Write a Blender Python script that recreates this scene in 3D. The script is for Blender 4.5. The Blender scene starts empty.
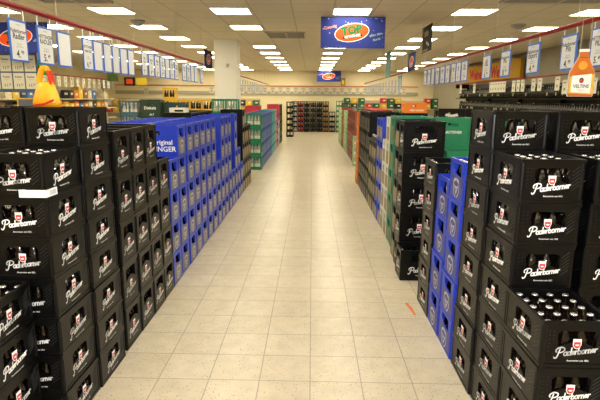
import bpy, math, random
from mathutils import Vector, Matrix
random.seed(7)
S = bpy.context.scene
C = S.collection
CEIL = 3.036
TILE = 0.31

# ------------------------------------------------------------------ materials
MATS = {}
def mat(name, col, rough=0.5, metal=0.0, spec=0.5, coat=0.0, var=0.06, scale=40.0, emit=None, estr=0.0, bump=0.0, trans=0.0):
    if name in MATS: return MATS[name]
    m = bpy.data.materials.new(name); m.use_nodes = True
    nt = m.node_tree; b = nt.nodes['Principled BSDF']
    b.inputs['Roughness'].default_value = rough
    b.inputs['Metallic'].default_value = metal
    b.inputs['Specular IOR Level'].default_value = spec
    b.inputs['Coat Weight'].default_value = coat
    b.inputs['Transmission Weight'].default_value = trans
    tc = nt.nodes.new('ShaderNodeTexCoord'); nz = nt.nodes.new('ShaderNodeTexNoise')
    nz.inputs['Scale'].default_value = scale
    nt.links.new(tc.outputs['Object'], nz.inputs['Vector'])
    mx = nt.nodes.new('ShaderNodeMixRGB'); mx.blend_type = 'MIX'
    a = [max(0, c * (1 - var)) for c in col[:3]] + [1]; d = [min(1, c * (1 + var)) for c in col[:3]] + [1]
    mx.inputs[1].default_value = a; mx.inputs[2].default_value = d
    nt.links.new(nz.outputs['Fac'], mx.inputs[0]); nt.links.new(mx.outputs[0], b.inputs['Base Color'])
    if bump:
        bp = nt.nodes.new('ShaderNodeBump'); bp.inputs['Strength'].default_value = bump
        nt.links.new(nz.outputs['Fac'], bp.inputs['Height']); nt.links.new(bp.outputs[0], b.inputs['Normal'])
    if emit:
        b.inputs['Emission Color'].default_value = (*emit, 1); b.inputs['Emission Strength'].default_value = estr
    MATS[name] = m
    return m

def s2l(r, g, b):
    return tuple(((c / 255) / 12.92 if c / 255 <= 0.04045 else ((c / 255 + 0.055) / 1.055) ** 2.4) for c in (r, g, b))

M_BLACK = mat('black_plastic', (0.0028, 0.0028, 0.003), 0.33, spec=0.24, bump=0.02)
M_WHITE = mat('white_print', (0.86, 0.87, 0.90), 0.5)
M_RED = mat('red_print', (0.62, 0.03, 0.05), 0.5)
M_BLUE = mat('blue_plastic', (0.010, 0.040, 0.52), 0.38, spec=0.45)
M_PANEL = mat('grey_violet_panel', (0.05, 0.055, 0.26), 0.42, spec=0.5)
M_TAN = mat('tan_sheen_and_tape', (0.27, 0.215, 0.12), 0.5)  # tan imitates reflections on the crates' aisle sides; also plain carton tape
M_TAUPE = mat('taupe_sheen_panel', (0.15, 0.14, 0.165), 0.40)  # greyed taupe paints the bright floor's reflection into the blue crates' panels
M_EMB = mat('pale_grey_print', (0.62, 0.62, 0.66), 0.5)
M_GREEN = mat('green_plastic', (0.008, 0.20, 0.095), 0.4)
M_TEAL = mat('teal_plastic', (0.03, 0.36, 0.42), 0.4)
M_DGREEN = mat('dark_green_plastic', (0.006, 0.035, 0.018), 0.42)
M_LBLUE = mat('steel_blue_plastic', (0.055, 0.13, 0.42), 0.4)
M_WCR = mat('white_plastic', (0.62, 0.60, 0.52), 0.45)
M_LGREEN = mat('pale_green_plastic', (0.36, 0.52, 0.27), 0.45)
M_REDC = mat('rust_red_plastic', (0.30, 0.05, 0.03), 0.45)
M_CRIM = mat('crimson_plastic', (0.55, 0.03, 0.07), 0.45)
M_PINK = mat('dusty_pink_plastic', (0.48, 0.27, 0.24), 0.45)
M_ORANGE = mat('orange_plastic', (0.80, 0.22, 0.012), 0.42)
M_OLIVE = mat('olive_plastic', (0.035, 0.042, 0.018), 0.45)
M_YELLOW = mat('yellow_plastic', (0.75, 0.45, 0.02), 0.45)
M_GLASS = mat('brown_bottle_glass', (0.004, 0.002, 0.0015), 0.10, spec=0.6)
M_GGLASS = mat('green_bottle_glass', (0.01, 0.10, 0.025), 0.08, spec=0.8)
M_CLEAR = mat('pale_water_bottle', (0.42, 0.46, 0.42), 0.12, spec=0.7)
M_CAP = mat('silver_cap', (0.62, 0.62, 0.66), 0.25, metal=0.75)
M_RCAP = mat('red_cap', (0.55, 0.03, 0.02), 0.3)
M_LABEL = mat('bottle_label', (0.75, 0.73, 0.62), 0.6)

# ------------------------------------------------------------------ mesh builder
class MB:
    def __init__(s): s.v = []; s.f = []; s.m = []
    def box(s, cx, cy, cz, sx, sy, sz, m=0):
        b = len(s.v); x, y, z = sx / 2, sy / 2, sz / 2
        for dx, dy, dz in ((-1,-1,-1),(1,-1,-1),(1,1,-1),(-1,1,-1),(-1,-1,1),(1,-1,1),(1,1,1),(-1,1,1)):
            s.v.append((cx + dx * x, cy + dy * y, cz + dz * z))
        for q in ((0,3,2,1),(4,5,6,7),(0,1,5,4),(1,2,6,5),(2,3,7,6),(3,0,4,7)):
            s.f.append([b + i for i in q]); s.m.append(m)
        return s
    def add(s, vs, fs, m=0, M=None):
        b = len(s.v)
        s.v += [tuple(M @ Vector(p)) if M is not None else tuple(p) for p in vs]
        for q in fs: s.f.append([b + i for i in q]); s.m.append(m)
        return s
    def lathe(s, prof, n=12, m=0, M=None, cap=True):
        vs = [(r * math.cos(2 * math.pi * i / n), r * math.sin(2 * math.pi * i / n), z) for r, z in prof for i in range(n)]
        fs = []
        for k in range(len(prof) - 1):
            for i in range(n):
                j = (i + 1) % n; fs.append((k * n + i, k * n + j, (k + 1) * n + j, (k + 1) * n + i))
        if cap: fs.append(tuple(range(n))[::-1]); fs.append(tuple((len(prof) - 1) * n + i for i in range(n)))
        return s.add(vs, fs, m, M)
    def prism(s, poly, M, t, m=0, ms=None):
        """polygon (u,v) swept by t along the frame's third axis"""
        n = len(poly)
        vs = [(u, v, 0) for u, v in poly] + [(u, v, t) for u, v in poly]
        fs = [tuple(range(n))[::-1], tuple(n + i for i in range(n))]
        s.add(vs, fs, m, M)
        fs = [(i, (i + 1) % n, n + (i + 1) % n, n + i) for i in range(n)]
        return s.add(vs, fs, m if ms is None else ms, M)
    def tube(s, pts, r, n=8, m=0):
        pts = [Vector(p) for p in pts]; rings = []
        for k, p in enumerate(pts):
            d = (pts[min(k + 1, len(pts) - 1)] - pts[max(k - 1, 0)]).normalized()
            a = d.cross(Vector((0, 0, 1)))
            if a.length < 1e-4: a = d.cross(Vector((1, 0, 0)))
            a.normalize(); b2 = d.cross(a)
            rings.append([tuple(p + r * (math.cos(2 * math.pi * i / n) * a + math.sin(2 * math.pi * i / n) * b2)) for i in range(n)])
        vs = [p for q in rings for p in q]; fs = []
        for k in range(len(pts) - 1):
            for i in range(n):
                j = (i + 1) % n; fs.append((k * n + i, k * n + j, (k + 1) * n + j, (k + 1) * n + i))
        fs.append(tuple(range(n))[::-1]); fs.append(tuple((len(pts) - 1) * n + i for i in range(n)))
        return s.add(vs, fs, m)
    def ribbon(s, pts, w, M, t, m=0):
        """flat pen stroke through (u,v) points, width w, raised by t"""
        for k in range(len(pts) - 1):
            a, b = Vector(pts[k]), Vector(pts[k + 1]); d = b - a
            if d.length < 1e-6: continue
            d.normalize(); p = Vector((-d.y, d.x)) * w / 2
            s.add([(*(a - p), t), (*(b - p), t), (*(b + p), t), (*(a + p), t)], [(0, 1, 2, 3)], m, M)
        for q in pts:
            s.add([(q[0] + w / 2 * math.cos(i * math.pi / 3), q[1] + w / 2 * math.sin(i * math.pi / 3), t) for i in range(6)], [tuple(range(6))], m, M)
        return s
    def text(s, txt, size, M, m=0, align='CENTER', bold=0.0):
        vs, fs = text_mesh(txt, align, bold)
        return s.add([(x * size, y * size, 0.0006) for x, y in vs], fs, m, M)
    def data(s, name, mats):
        me = bpy.data.meshes.new(name); me.from_pydata(s.v, [], s.f)
        for q in mats: me.materials.append(q)
        me.polygons.foreach_set('material_index', s.m); me.update()
        return me
    def build(s, name, mats, parent=None, smooth=False):
        if not isinstance(mats, (list, tuple)): mats = [mats]
        me = s.data(name, mats)
        if smooth: me.polygons.foreach_set('use_smooth', [True] * len(me.polygons))
        o = bpy.data.objects.new(name, me); C.objects.link(o)
        if parent is not None: o.parent = parent
        return o

TXT = {}
def text_mesh(txt, align, bold):
    k = (txt, align, bold)
    if k not in TXT:
        cu = bpy.data.curves.new('lettering', 'FONT'); cu.body = txt; cu.align_x = align; cu.align_y = 'CENTER'
        cu.resolution_u = 2; cu.offset = bold
        o = bpy.data.objects.new('lettering', cu); C.objects.link(o)
        bpy.context.view_layer.update()
        me = bpy.data.meshes.new_from_object(o.evaluated_get(bpy.context.evaluated_depsgraph_get()))
        TXT[k] = ([(v.co.x, v.co.y) for v in me.vertices], [tuple(p.vertices) for p in me.polygons])
        bpy.data.objects.remove(o); bpy.data.curves.remove(cu); bpy.data.meshes.remove(me)
    return TXT[k]

def frame(o, r, u):
    r, u = Vector(r), Vector(u); n = r.cross(u)
    return Matrix(((r.x, u.x, n.x, o[0]), (r.y, u.y, n.y, o[1]), (r.z, u.z, n.z, o[2]), (0, 0, 0, 1)))

def tag(o, label, cat, group=None, kind=None):
    o['label'] = label; o['category'] = cat
    if group: o['group'] = group
    if kind: o['kind'] = kind
    return o
def struct(o, label, cat='room'):
    o['kind'] = 'structure'; o['label'] = label; o['category'] = cat; return o
def empty(name, loc, rz=0.0):
    o = bpy.data.objects.new(name, None); C.objects.link(o); o.location = loc; o.rotation_euler = (0, 0, rz)
    o.empty_display_size = 0.05
    return o
def copy_tree(o, parent=None):
    c = o.copy(); C.objects.link(c); c.parent = parent
    for ch in list(o.children): copy_tree(ch, c)
    return c
ORD = ['lowest', 'second', 'third', 'fourth', 'fifth', 'sixth', 'seventh', 'eighth', 'ninth', 'tenth', 'eleventh', 'twelfth', 'thirteenth', 'fourteenth', 'fifteenth', 'sixteenth', 'seventeenth', 'eighteenth', 'nineteenth', 'twentieth', 'twenty-first', 'twenty-second', 'twenty-third', 'twenty-fourth', 'twenty-fifth', 'twenty-sixth']
def nth(i): return 'first' if i == 0 else ORD[i]

# ------------------------------------------------------------------ camera
f_px, th, ya, ro, HC = 507.8, 0.1984, 0.0221, 0.0078, 1.6947
c_, s_ = math.cos(ya), math.sin(ya); ct, st = math.cos(th), math.sin(th)
r0 = Vector((c_, s_, 0)); fw = Vector((-s_, c_, 0))
F = fw * ct + Vector((0, 0, -st)); U0 = fw * st + Vector((0, 0, ct))
R = r0 * math.cos(ro) + U0 * math.sin(ro); U = U0 * math.cos(ro) - r0 * math.sin(ro)
cam = bpy.data.cameras.new('camera'); cam.sensor_width = 36; cam.lens = f_px / 600 * 36; cam.clip_start = 0.05; cam.clip_end = 100
co = bpy.data.objects.new('camera', cam); C.objects.link(co)
co.matrix_world = Matrix(((R.x, U.x, -F.x, 0), (R.y, U.y, -F.y, 0), (R.z, U.z, -F.z, HC), (0, 0, 0, 1)))
S.camera = co

# ------------------------------------------------------------------ room shell
def node_mat(name):
    m = bpy.data.materials.new(name); m.use_nodes = True
    return m, m.node_tree, m.node_tree.nodes['Principled BSDF']
def floor_mat():
    m, nt, b = node_mat('terrazzo_tile'); N = nt.nodes.new; L = nt.links.new
    tc = N('ShaderNodeTexCoord'); mp = N('ShaderNodeMapping')
    mp.inputs['Location'].default_value = (-0.0075 / TILE, -2.82 / TILE, 0); mp.inputs['Scale'].default_value = (1 / TILE,) * 3
    L(tc.outputs['Object'], mp.inputs['Vector'])
    sx = N('ShaderNodeSeparateXYZ'); L(mp.outputs[0], sx.inputs[0])
    def line(sock):
        fr = N('ShaderNodeMath'); fr.operation = 'FRACT'; L(sock, fr.inputs[0])
        a = N('ShaderNodeMath'); a.operation = 'SUBTRACT'; L(fr.outputs[0], a.inputs[0]); a.inputs[1].default_value = 0.5
        ab = N('ShaderNodeMath'); ab.operation = 'ABSOLUTE'; L(a.outputs[0], ab.inputs[0])
        g = N('ShaderNodeMath'); g.operation = 'GREATER_THAN'; L(ab.outputs[0], g.inputs[0]); g.inputs[1].default_value = 0.4893
        return g.outputs[0]
    mxl = N('ShaderNodeMath'); mxl.operation = 'MAXIMUM'; L(line(sx.outputs[0]), mxl.inputs[0]); L(line(sx.outputs[1]), mxl.inputs[1])
    # every tile a little different
    fl = N('ShaderNodeVectorMath'); fl.operation = 'FLOOR'; L(mp.outputs[0], fl.inputs[0])
    wn = N('ShaderNodeTexWhiteNoise'); L(fl.outputs[0], wn.inputs['Vector'])
    base = N('ShaderNodeMixRGB'); base.inputs[1].default_value = (0.62, 0.55, 0.435, 1); base.inputs[2].default_value = (0.68, 0.61, 0.49, 1)
    L(wn.outputs['Value'], base.inputs[0])
    n1 = N('ShaderNodeTexNoise'); n1.inputs['Scale'].default_value = 9; n1.inputs['Detail'].default_value = 6; L(tc.outputs['Object'], n1.inputs['Vector'])
    mot = N('ShaderNodeMixRGB'); mot.blend_type = 'MULTIPLY'; mot.inputs[0].default_value = 0.35; L(base.outputs[0], mot.inputs[1]); L(n1.outputs['Fac'], mot.inputs[2])
    vo = N('ShaderNodeTexVoronoi'); vo.inputs['Scale'].default_value = 58; L(tc.outputs['Object'], vo.inputs['Vector'])
    rp = N('ShaderNodeValToRGB'); rp.color_ramp.elements[0].position = 0.10; rp.color_ramp.elements[1].position = 0.30
    rp.color_ramp.elements[0].color = (1, 1, 1, 1); rp.color_ramp.elements[1].color = (0, 0, 0, 1); L(vo.outputs['Distance'], rp.inputs[0])
    sc = N('ShaderNodeSeparateColor'); L(vo.outputs['Color'], sc.inputs[0])
    gt = N('ShaderNodeMath'); gt.operation = 'GREATER_THAN'; gt.inputs[1].default_value = 0.5; L(sc.outputs[0], gt.inputs[0])
    ml = N('ShaderNodeMath'); ml.operation = 'MULTIPLY'; L(rp.outputs[0], ml.inputs[0]); L(gt.outputs[0], ml.inputs[1])
    spk = N('ShaderNodeMixRGB'); L(ml.outputs[0], spk.inputs[0]); L(mot.outputs[0], spk.inputs[1]); spk.inputs[2].default_value = (0.23, 0.155, 0.095, 1)
    gr = N('ShaderNodeMixRGB'); L(mxl.outputs[0], gr.inputs[0]); L(spk.outputs[0], gr.inputs[1]); gr.inputs[2].default_value = (0.29, 0.265, 0.225, 1)
    L(gr.outputs[0], b.inputs['Base Color']); b.inputs['Roughness'].default_value = 0.30; b.inputs['Specular IOR Level'].default_value = 0.4
    return m
def ceil_mat():
    m, nt, b = node_mat('mineral_fibre_ceiling'); N = nt.nodes.new; L = nt.links.new
    tc = N('ShaderNodeTexCoord'); mp = N('ShaderNodeMapping')
    mp.inputs['Location'].default_value = (1.596, -8.45, 0); L(tc.outputs['Object'], mp.inputs['Vector'])
    br = N('ShaderNodeTexBrick'); br.offset = 0; br.inputs['Scale'].default_value = 1; br.inputs['Brick Width'].default_value = 0.636; br.inputs['Row Height'].default_value = 0.636
    br.inputs['Mortar Size'].default_value = 0.010; br.inputs['Color1'].default_value = (0.78, 0.71, 0.54, 1); br.inputs['Color2'].default_value = (0.82, 0.745, 0.565, 1); br.inputs['Mortar'].default_value = (0.55, 0.49, 0.37, 1)
    L(mp.outputs[0], br.inputs['Vector'])
    nz = N('ShaderNodeTexNoise'); nz.inputs['Scale'].default_value = 120; L(tc.outputs['Object'], nz.inputs['Vector'])
    mx = N('ShaderNodeMixRGB'); mx.blend_type = 'MULTIPLY'; mx.inputs[0].default_value = 0.25; L(br.outputs['Color'], mx.inputs[1]); L(nz.outputs['Fac'], mx.inputs[2])
    L(mx.outputs[0], b.inputs['Base Color']); b.inputs['Roughness'].default_value = 0.95; b.inputs['Specular IOR Level'].default_value = 0.1
    return m
XL, XR, YB, YF = -10.6, 6.2, 26.75, -3.0
M_WALL = mat('cream_wall_paint', (0.84, 0.75, 0.51), 0.85, spec=0.2, var=0.03, scale=3)
M_WALLR = mat('grey_beige_wall_paint', (0.36, 0.33, 0.25), 0.85, spec=0.2, var=0.03, scale=3)
W, D = XR - XL, YB - YF
struct(MB().box((XL + XR) / 2, (YB + YF) / 2, -0.05, W + .4, D + .4, 0.1).build('floor', floor_mat()), 'speckled beige terrazzo tile floor of the market')
struct(MB().box((XL + XR) / 2, (YB + YF) / 2, CEIL + 0.05, W + .4, D + .4, 0.1).build('ceiling', ceil_mat()), 'low beige suspended ceiling of square tiles')
struct(MB().box((XL + XR) / 2, YB + 0.1, CEIL / 2, W + .4, 0.2, CEIL).build('wall_back', M_WALL), 'cream wall at the far end of the hall')
struct(MB().box((XL + XR) / 2, YF - 0.1, CEIL / 2, W + .4, 0.2, CEIL).build('wall_front', M_WALL), 'cream wall behind the viewpoint')
struct(MB().box(XL - 0.1, (YB + YF) / 2, CEIL / 2, 0.2, D, CEIL).build('wall_left', M_WALL), 'cream side wall beyond the price shelving')
struct(MB().box(XR + 0.1, (YB + YF) / 2, CEIL / 2, 0.2, D, CEIL).build('wall_right', M_WALLR), 'grey beige side wall behind the wine shelving')
pil = MB().box(-2.09, 12.82, CEIL / 2, 0.545, 0.545, CEIL - 0.004).build('pillar', mat('white_pillar_paint', (0.90, 0.885, 0.84), 0.8, var=0.02))
struct(pil, 'square white painted pillar rising behind green crates', 'pillar')
sn = MB().lathe([(0.0, 0), (0.04, 0), (0.04, 0.03), (0.025, 0.05), (0.0, 0.05)], 14, 0, Matrix.Translation((-2.05, 12.545, 2.45)) @ Matrix.Rotation(math.pi / 2, 4, 'X'), cap=False).build('ceiling_sensor', mat('sensor_grey', (0.45, 0.45, 0.42), 0.5))
tag(sn, 'small round grey sensor mounted on the white pillar', 'sensor')

# ------------------------------------------------------------------ ceiling lights
M_LIGHT = mat('lit_diffuser', (0.9, 0.9, 0.9), 0.5, emit=(1.0, 0.89, 0.63), estr=17.0)
M_LFRAME = mat('light_frame_white', (0.75, 0.73, 0.68), 0.5)
def light_proto():
    a = MB()
    for sx, sy, w, d in ((0, -.292, .6, .016), (0, .292, .6, .016), (-.292, 0, .016, .568), (.292, 0, .016, .568)): a.box(sx, sy, -0.004, w, d, 0.008)
    o = a.build('ceiling_light', M_LFRAME)
    MB().box(0, 0, -0.002, .568, .568, 0.004).build('diffuser', M_LIGHT, o)
    return o
lp = light_proto(); first = True
ROWNAME = {-5: 'row near the far side wall', -4: 'fifth row over the price shelving', -3: 'fourth row over the price shelving', -2: 'row beside the red price rail', -1: 'row running towards the vent', 0: 'row above the aisle banner', 1: 'row over the black poster', 2: 'row next to the yellow wall sign', }
for k in range(-4, 3):
    for n in range(-5, 10):
        if k == -1 and n == 2: continue
        x = -1.596 + 0.297 + 1.908 * (k + 1); y = 8.45 + 1.908 * n + 0.3 - 0.3
        if x > XR - .4 or y < YF + .4: continue
        if n < 0 and (n + k) % 1: continue
        o = lp if first else copy_tree(lp); first = False
        o.location = (x, y, CEIL)
        tag(o, f'square lit ceiling panel, {nth(n + 5)} of the {ROWNAME[k]}', 'ceiling light', f'ceiling panels, {ROWNAME[k]}')
# vents, detectors
M_GRIL = mat('vent_grille_grey', (0.55, 0.50, 0.40), 0.6)
M_SLAT = mat('vent_slat_dark', (0.36, 0.33, 0.26), 0.6)
def vent(x0, x1, y0, y1, label):
    v = empty('ceiling_vent', ((x0 + x1) / 2, (y0 + y1) / 2, CEIL)); w, d = x1 - x0, y1 - y0
    a = MB(); a.box(0, 0, -.002, w, d, .004, 1)
    for sx in (-.5, 0, .5): a.box(sx * (w - .03), 0, -.012, .03, d, .024)
    for sy in (-.5, .5): a.box(0, sy * (d - .03), -.012, w, .03, .024)
    a.build('vent_frame', [M_GRIL, M_SLAT], v)
    n = int(d / .06); g = MB()
    for i in range(1, n): g.box(0, -d / 2 + d * i / n, -.010, w - .03, .012, .016)
    g.build('grille', M_SLAT, v)
    tag(v, label, 'vent')
vent(-1.0, -0.16, 10.95, 12.0, 'grey twin ceiling vent grille between lights before the banner')
vent(2.6, 4.2, 6.6, 7.6, 'dark ceiling vent above the price cards by the wine shelf')
vent(-3.9, -2.9, 6.8, 7.72, 'dark ceiling vent above the pillar side price rail')
M_DET = mat('detector_grey', (0.30, 0.30, 0.28), 0.5)
for (x, y, l) in ((-3.149, 9.5, 'round grey smoke detector overlapping a light by the price rail'), (3.74, 9.8, 'round grey smoke detector on ceiling near the wine wall')):
    o = MB().lathe([(0.13, 0), (0.13, -0.02), (0.09, -0.05), (0.0, -0.05)], 20, 0, None, cap=False).build('smoke_detector', M_DET); o.location = (x, y, CEIL)
    MB().lathe([(0.05, -0.05), (0.07, -0.08), (0.05, -0.10), (0.0, -0.10)], 16, 0, None, cap=False).build('sensor_cage', mat('detector_light', (0.55, 0.55, 0.52), 0.4), o)
    tag(o, l, 'smoke detector')

# ------------------------------------------------------------------ script lettering (hand drawn strokes)
def arc(cx, cy, rx, ry, a0, a1, n=8):
    return [(cx + rx * math.cos(math.radians(a0 + (a1 - a0) * i / n)), cy + ry * math.sin(math.radians(a0 + (a1 - a0) * i / n))) for i in range(n + 1)]
def script():
    St = []; x = 0.0
    St.append(arc(1.25, 1.75, 1.15, .75, 215, -60, 14) + [(1.1, 1.0)])      # P bowl with its swash
    St.append([(1.15, 2.1), (.95, 1.2), (.75, .2), (.5, -.35), (.05, -.45), (-.15, -.1)])
    x = 2.35
    def a(x): return [arc(x + .4, .5, .4, .5, 50, 400, 10), [(x + .8, 1), (x + .82, .1), (x + 1.0, 0)]]
    def d(x): return [arc(x + .4, .5, .4, .5, 50, 400, 10), [(x + .88, 2.0), (x + .82, .1), (x + 1.0, 0)]]
    def e(x): return [[(x + .05, .5), (x + .7, .6)] + arc(x + .4, .55, .35, .45, 10, 320, 9)]
    def r(x): return [[(x + .1, 1), (x + .12, 0)], [(x + .12, .6), (x + .35, .95), (x + .65, .92)]]
    def b(x): return [[(x + .12, 2.0), (x + .12, .1)], arc(x + .48, .48, .38, .48, 160, -190, 10)]
    def o(x): return [arc(x + .42, .5, .4, .5, 90, 450, 10)]
    def n(x): return [[(x + .1, 1), (x + .12, 0)], [(x + .12, .6), (x + .35, .95), (x + .6, .9), (x + .7, .6), (x + .72, 0)]]
    for fn, w in ((a, 1.0), (d, 1.05), (e, .85), (r, .72), (b, 1.0), (o, .95), (r, .72), (n, .9), (e, .85), (r, .72)):
        St += fn(x); x += w
    return [[(u + .22 * v, v) for u, v in s] for s in St], x
SCRIPT, SCRIPT_W = script()
def logo(a, c, M, w, z):
    """white script + tiny line on builder a, crest on builder c; M frame centred on the face, w logo width, z height of its middle"""
    k = w / SCRIPT_W; rot = math.radians(8)
    T = M @ Matrix.Translation((-w / 2, z - .02 * w - .5 * k, 0)) @ Matrix.Rotation(rot, 4, 'Z')
    for i, s in enumerate(SCRIPT): a.ribbon([(u * k, v * k) for u, v in s], .36 * k, T, .0012 + .00002 * i)
    a.text('Braumeister seit 1852', .030 * w / .17 * .33, M @ Matrix.Translation((.06 * w, z - .16 * w, 0)), 0, bold=.012)
    cw = w * .20; ch = w * .25; zc = z + .27 * w
    sh = [(-.5, .5), (.5, .5), (.5, -.1), (.3, -.42), (0, -.52), (-.3, -.42), (-.5, -.1)]
    c.prism([(u * cw, v * ch) for u, v in sh], M @ Matrix.Translation((0, zc, 0)), .0014, 0)
    c.prism([(u * cw * .76, v * ch * .62 - ch * .10) for u, v in sh], M @ Matrix.Translation((0, zc, 0)), .0024, 1)
    c.prism([(u * cw * .44, v * ch * .16 - ch * .10) for u, v in sh], M @ Matrix.Translation((0, zc, 0)), .0032, 0)

# ------------------------------------------------------------------ crates
def wall_hole(mb, M, w, h, t, hole, m=0):
    """upright wall, M at its bottom centre on the outer face (u right, v up, third axis outward); hole polygon counter-clockwise"""
    n = len(hole); cx = sum(p[0] for p in hole) / n; cy = sum(p[1] for p in hole) / n
    out = []
    for u, v in hole:
        dx, dy = u - cx, v - cy; k = 1e9
        if dx > 1e-9: k = min(k, (w / 2 - cx) / dx)
        if dx < -1e-9: k = min(k, (-w / 2 - cx) / dx)
        if dy > 1e-9: k = min(k, (h - cy) / dy)
        if dy < -1e-9: k = min(k, -cy / dy)
        out.append([cx + dx * k, cy + dy * k])
    for c in ((-w / 2, 0), (w / 2, 0), (w / 2, h), (-w / 2, h)):
        j = min(range(n), key=lambda i: (out[i][0] - c[0]) ** 2 + (out[i][1] - c[1]) ** 2); out[j] = list(c)
    vs = [(u, v, 0) for u, v in out] + [(u, v, 0) for u, v in hole] + [(u, v, -t) for u, v in out] + [(u, v, -t) for u, v in hole]
    fs = []
    for i in range(n):
        j = (i + 1) % n
        fs += [(i, j, n + j, n + i), (2 * n + j, 2 * n + i, 3 * n + i, 3 * n + j), (n + i, n + j, 3 * n + j, 3 * n + i)]
    mb.add(vs, fs, m, M)
def arch_hole(w, y0, ya_, y1, n=9):
    """opening with its lower edge bulging up in the middle"""
    p = [(-w / 2 + w * i / n, y0 + (ya_ - y0) * math.sin(math.pi * i / n) ** .8 if 0 < i < n else y0) for i in range(n + 1)]
    p += [(w / 2, y0 + (y1 - y0) * .5), (w / 2, y1 - .012), (w / 2 - .012, y1)]
    p += [(w / 2 - w * i / 5, y1) for i in range(1, 5)]
    p += [(-w / 2 + .012, y1), (-w / 2, y1 - .012), (-w / 2, y0 + (y1 - y0) * .5)]
    return p
def slant_hole(w, y0, y1):
    return [(-w / 2, y0 + .02), (-w * .2, y0 - .008), (w * .2, y0 - .018), (w / 2, y0 - .02), (w / 2, (y0 + y1) / 2), (w / 2, y1 - .006), (w / 2 - .01, y1), (0, y1), (-w / 2 + .01, y1), (-w / 2, y1 - .006), (-w / 2, (y0 + y1) / 2)]
def rect_hole(w, y0, y1, n=3):
    p = [(-w / 2 + w * i / n, y0) for i in range(n + 1)] + [(w / 2, y0 + (y1 - y0) * i / n) for i in range(1, n)]
    p += [(w / 2 - w * i / n, y1) for i in range(n + 1)] + [(-w / 2, y1 - (y1 - y0) * i / n) for i in range(1, n)]
    return p
def faces(L, W_):
    """(frame at bottom centre of each side, its width)"""
    return [(frame((0, -W_ / 2, 0), (1, 0, 0), (0, 0, 1)), L, 'long'), (frame((0, W_ / 2, 0), (-1, 0, 0), (0, 0, 1)), L, 'long'),
            (frame((L / 2, 0, 0), (0, 1, 0), (0, 0, 1)), W_, 'short'), (frame((-L / 2, 0, 0), (0, -1, 0), (0, 0, 1)), W_, 'short')]
def shell(a, L, W_, H, holes, rim=.018, t=.007, grid=(4, 3), gridh=.55, post=.022):
    for M, w, k in faces(L, W_):
        wall_hole(a, M, w, H - .003, t, holes[k])
    for sy in (-1, 1): a.box(0, sy * (W_ / 2 - .004), H - rim / 2, L + .006, .014, rim)
    for sx in (-1, 1): a.box(sx * (L / 2 - .004), 0, H - rim / 2, .014, W_ + .006 - .028, rim)
    for sy in (-1, 1): a.box(0, sy * (W_ / 2 - .003), .011, L + .004, .012, .016)
    for sx in (-1, 1): a.box(sx * (L / 2 - .003), 0, .011, .012, W_ + .004 - .024, .016)
    for sx in (-1, 1):
        for sy in (-1, 1):
            a.lathe([(post * .62, 0), (post * .62, H - rim)], 10, 0, Matrix.Translation((sx * (L / 2 - .010), sy * (W_ / 2 - .010), 0.001)))
    a.box(0, 0, .008, L - .01, W_ - .01, .012)
    nx, ny = grid
    for i in range(1, nx): a.box(-L / 2 + L * i / nx, 0, H * gridh / 2, .003, W_ - .02, H * gridh)
    for i in range(1, ny): a.box(0, -W_ / 2 + W_ * i / ny, H * gridh / 2, L - .02, .003, H * gridh)

def ribs(a, M, w, H):
    """raised slanted ribs on one side of the opening and studs on the other"""
    for i in range(6):
        v = H * (.36 + .085 * i)
        a.prism([(w * .30, v - .014), (w * .30 + .003, v - .014), (w * .42 + .003, v + .014), (w * .42, v + .014)], M, .0022, 3)
        a.prism([(-w * .40, v), (-w * .40 + .003, v), (-w * .40 + .003, v + .003), (-w * .40, v + .003)], M, .002, 3)
        if i > 2: a.prism([(-w * .34, v), (-w * .34 + .003, v), (-w * .34 + .003, v + .003), (-w * .34, v + .003)], M, .002, 3)
M_RIB = mat('black_plastic_rib', (0.03, 0.03, 0.033), 0.35)
def script_crate(L, W_, H, lw, ls, hole_l, hole_s, grid, show):
    g = .005
    a = MB(); L2, W2 = L - .012, W_ - .012
    shell(a, L2, W2, H, {'long': hole_l, 'short': hole_s}, grid=grid)
    prints = []
    for q, (M, w, k) in enumerate(faces(L2, W2)):
        ribs(a, M, w, H)
        if q not in show: continue
        lo = MB(); cr = MB(); logo(lo, cr, M, lw if k == 'long' else ls, H * .30); prints.append((lo, cr))
    o = a.build('beer_crate', [M_BLACK, M_WHITE, M_RED, M_RIB])
    for lo, cr in prints:
        l = lo.build('script_lettering', M_WHITE, o); l['label'] = 'white script lettering'
        c = cr.build('crest_badge', [M_WHITE, M_RED], l); c['label'] = 'white and red crest'
    return o
SMALL_H = .2042
T1 = script_crate(.386, .300, SMALL_H, .190, .172, arch_hole(.165, SMALL_H * .42, SMALL_H * .55, SMALL_H * .80), arch_hole(.158, SMALL_H * .42, SMALL_H * .55, SMALL_H * .80), (5, 4), (0, 2, 3))
TALL_H = .2965
T2 = script_crate(.400, .301, TALL_H, .235, .190, arch_hole(.19, TALL_H * .56, TALL_H * .66, TALL_H * .84), arch_hole(.17, TALL_H * .56, TALL_H * .66, TALL_H * .86), (5, 4), (0, 1, 2))

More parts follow.
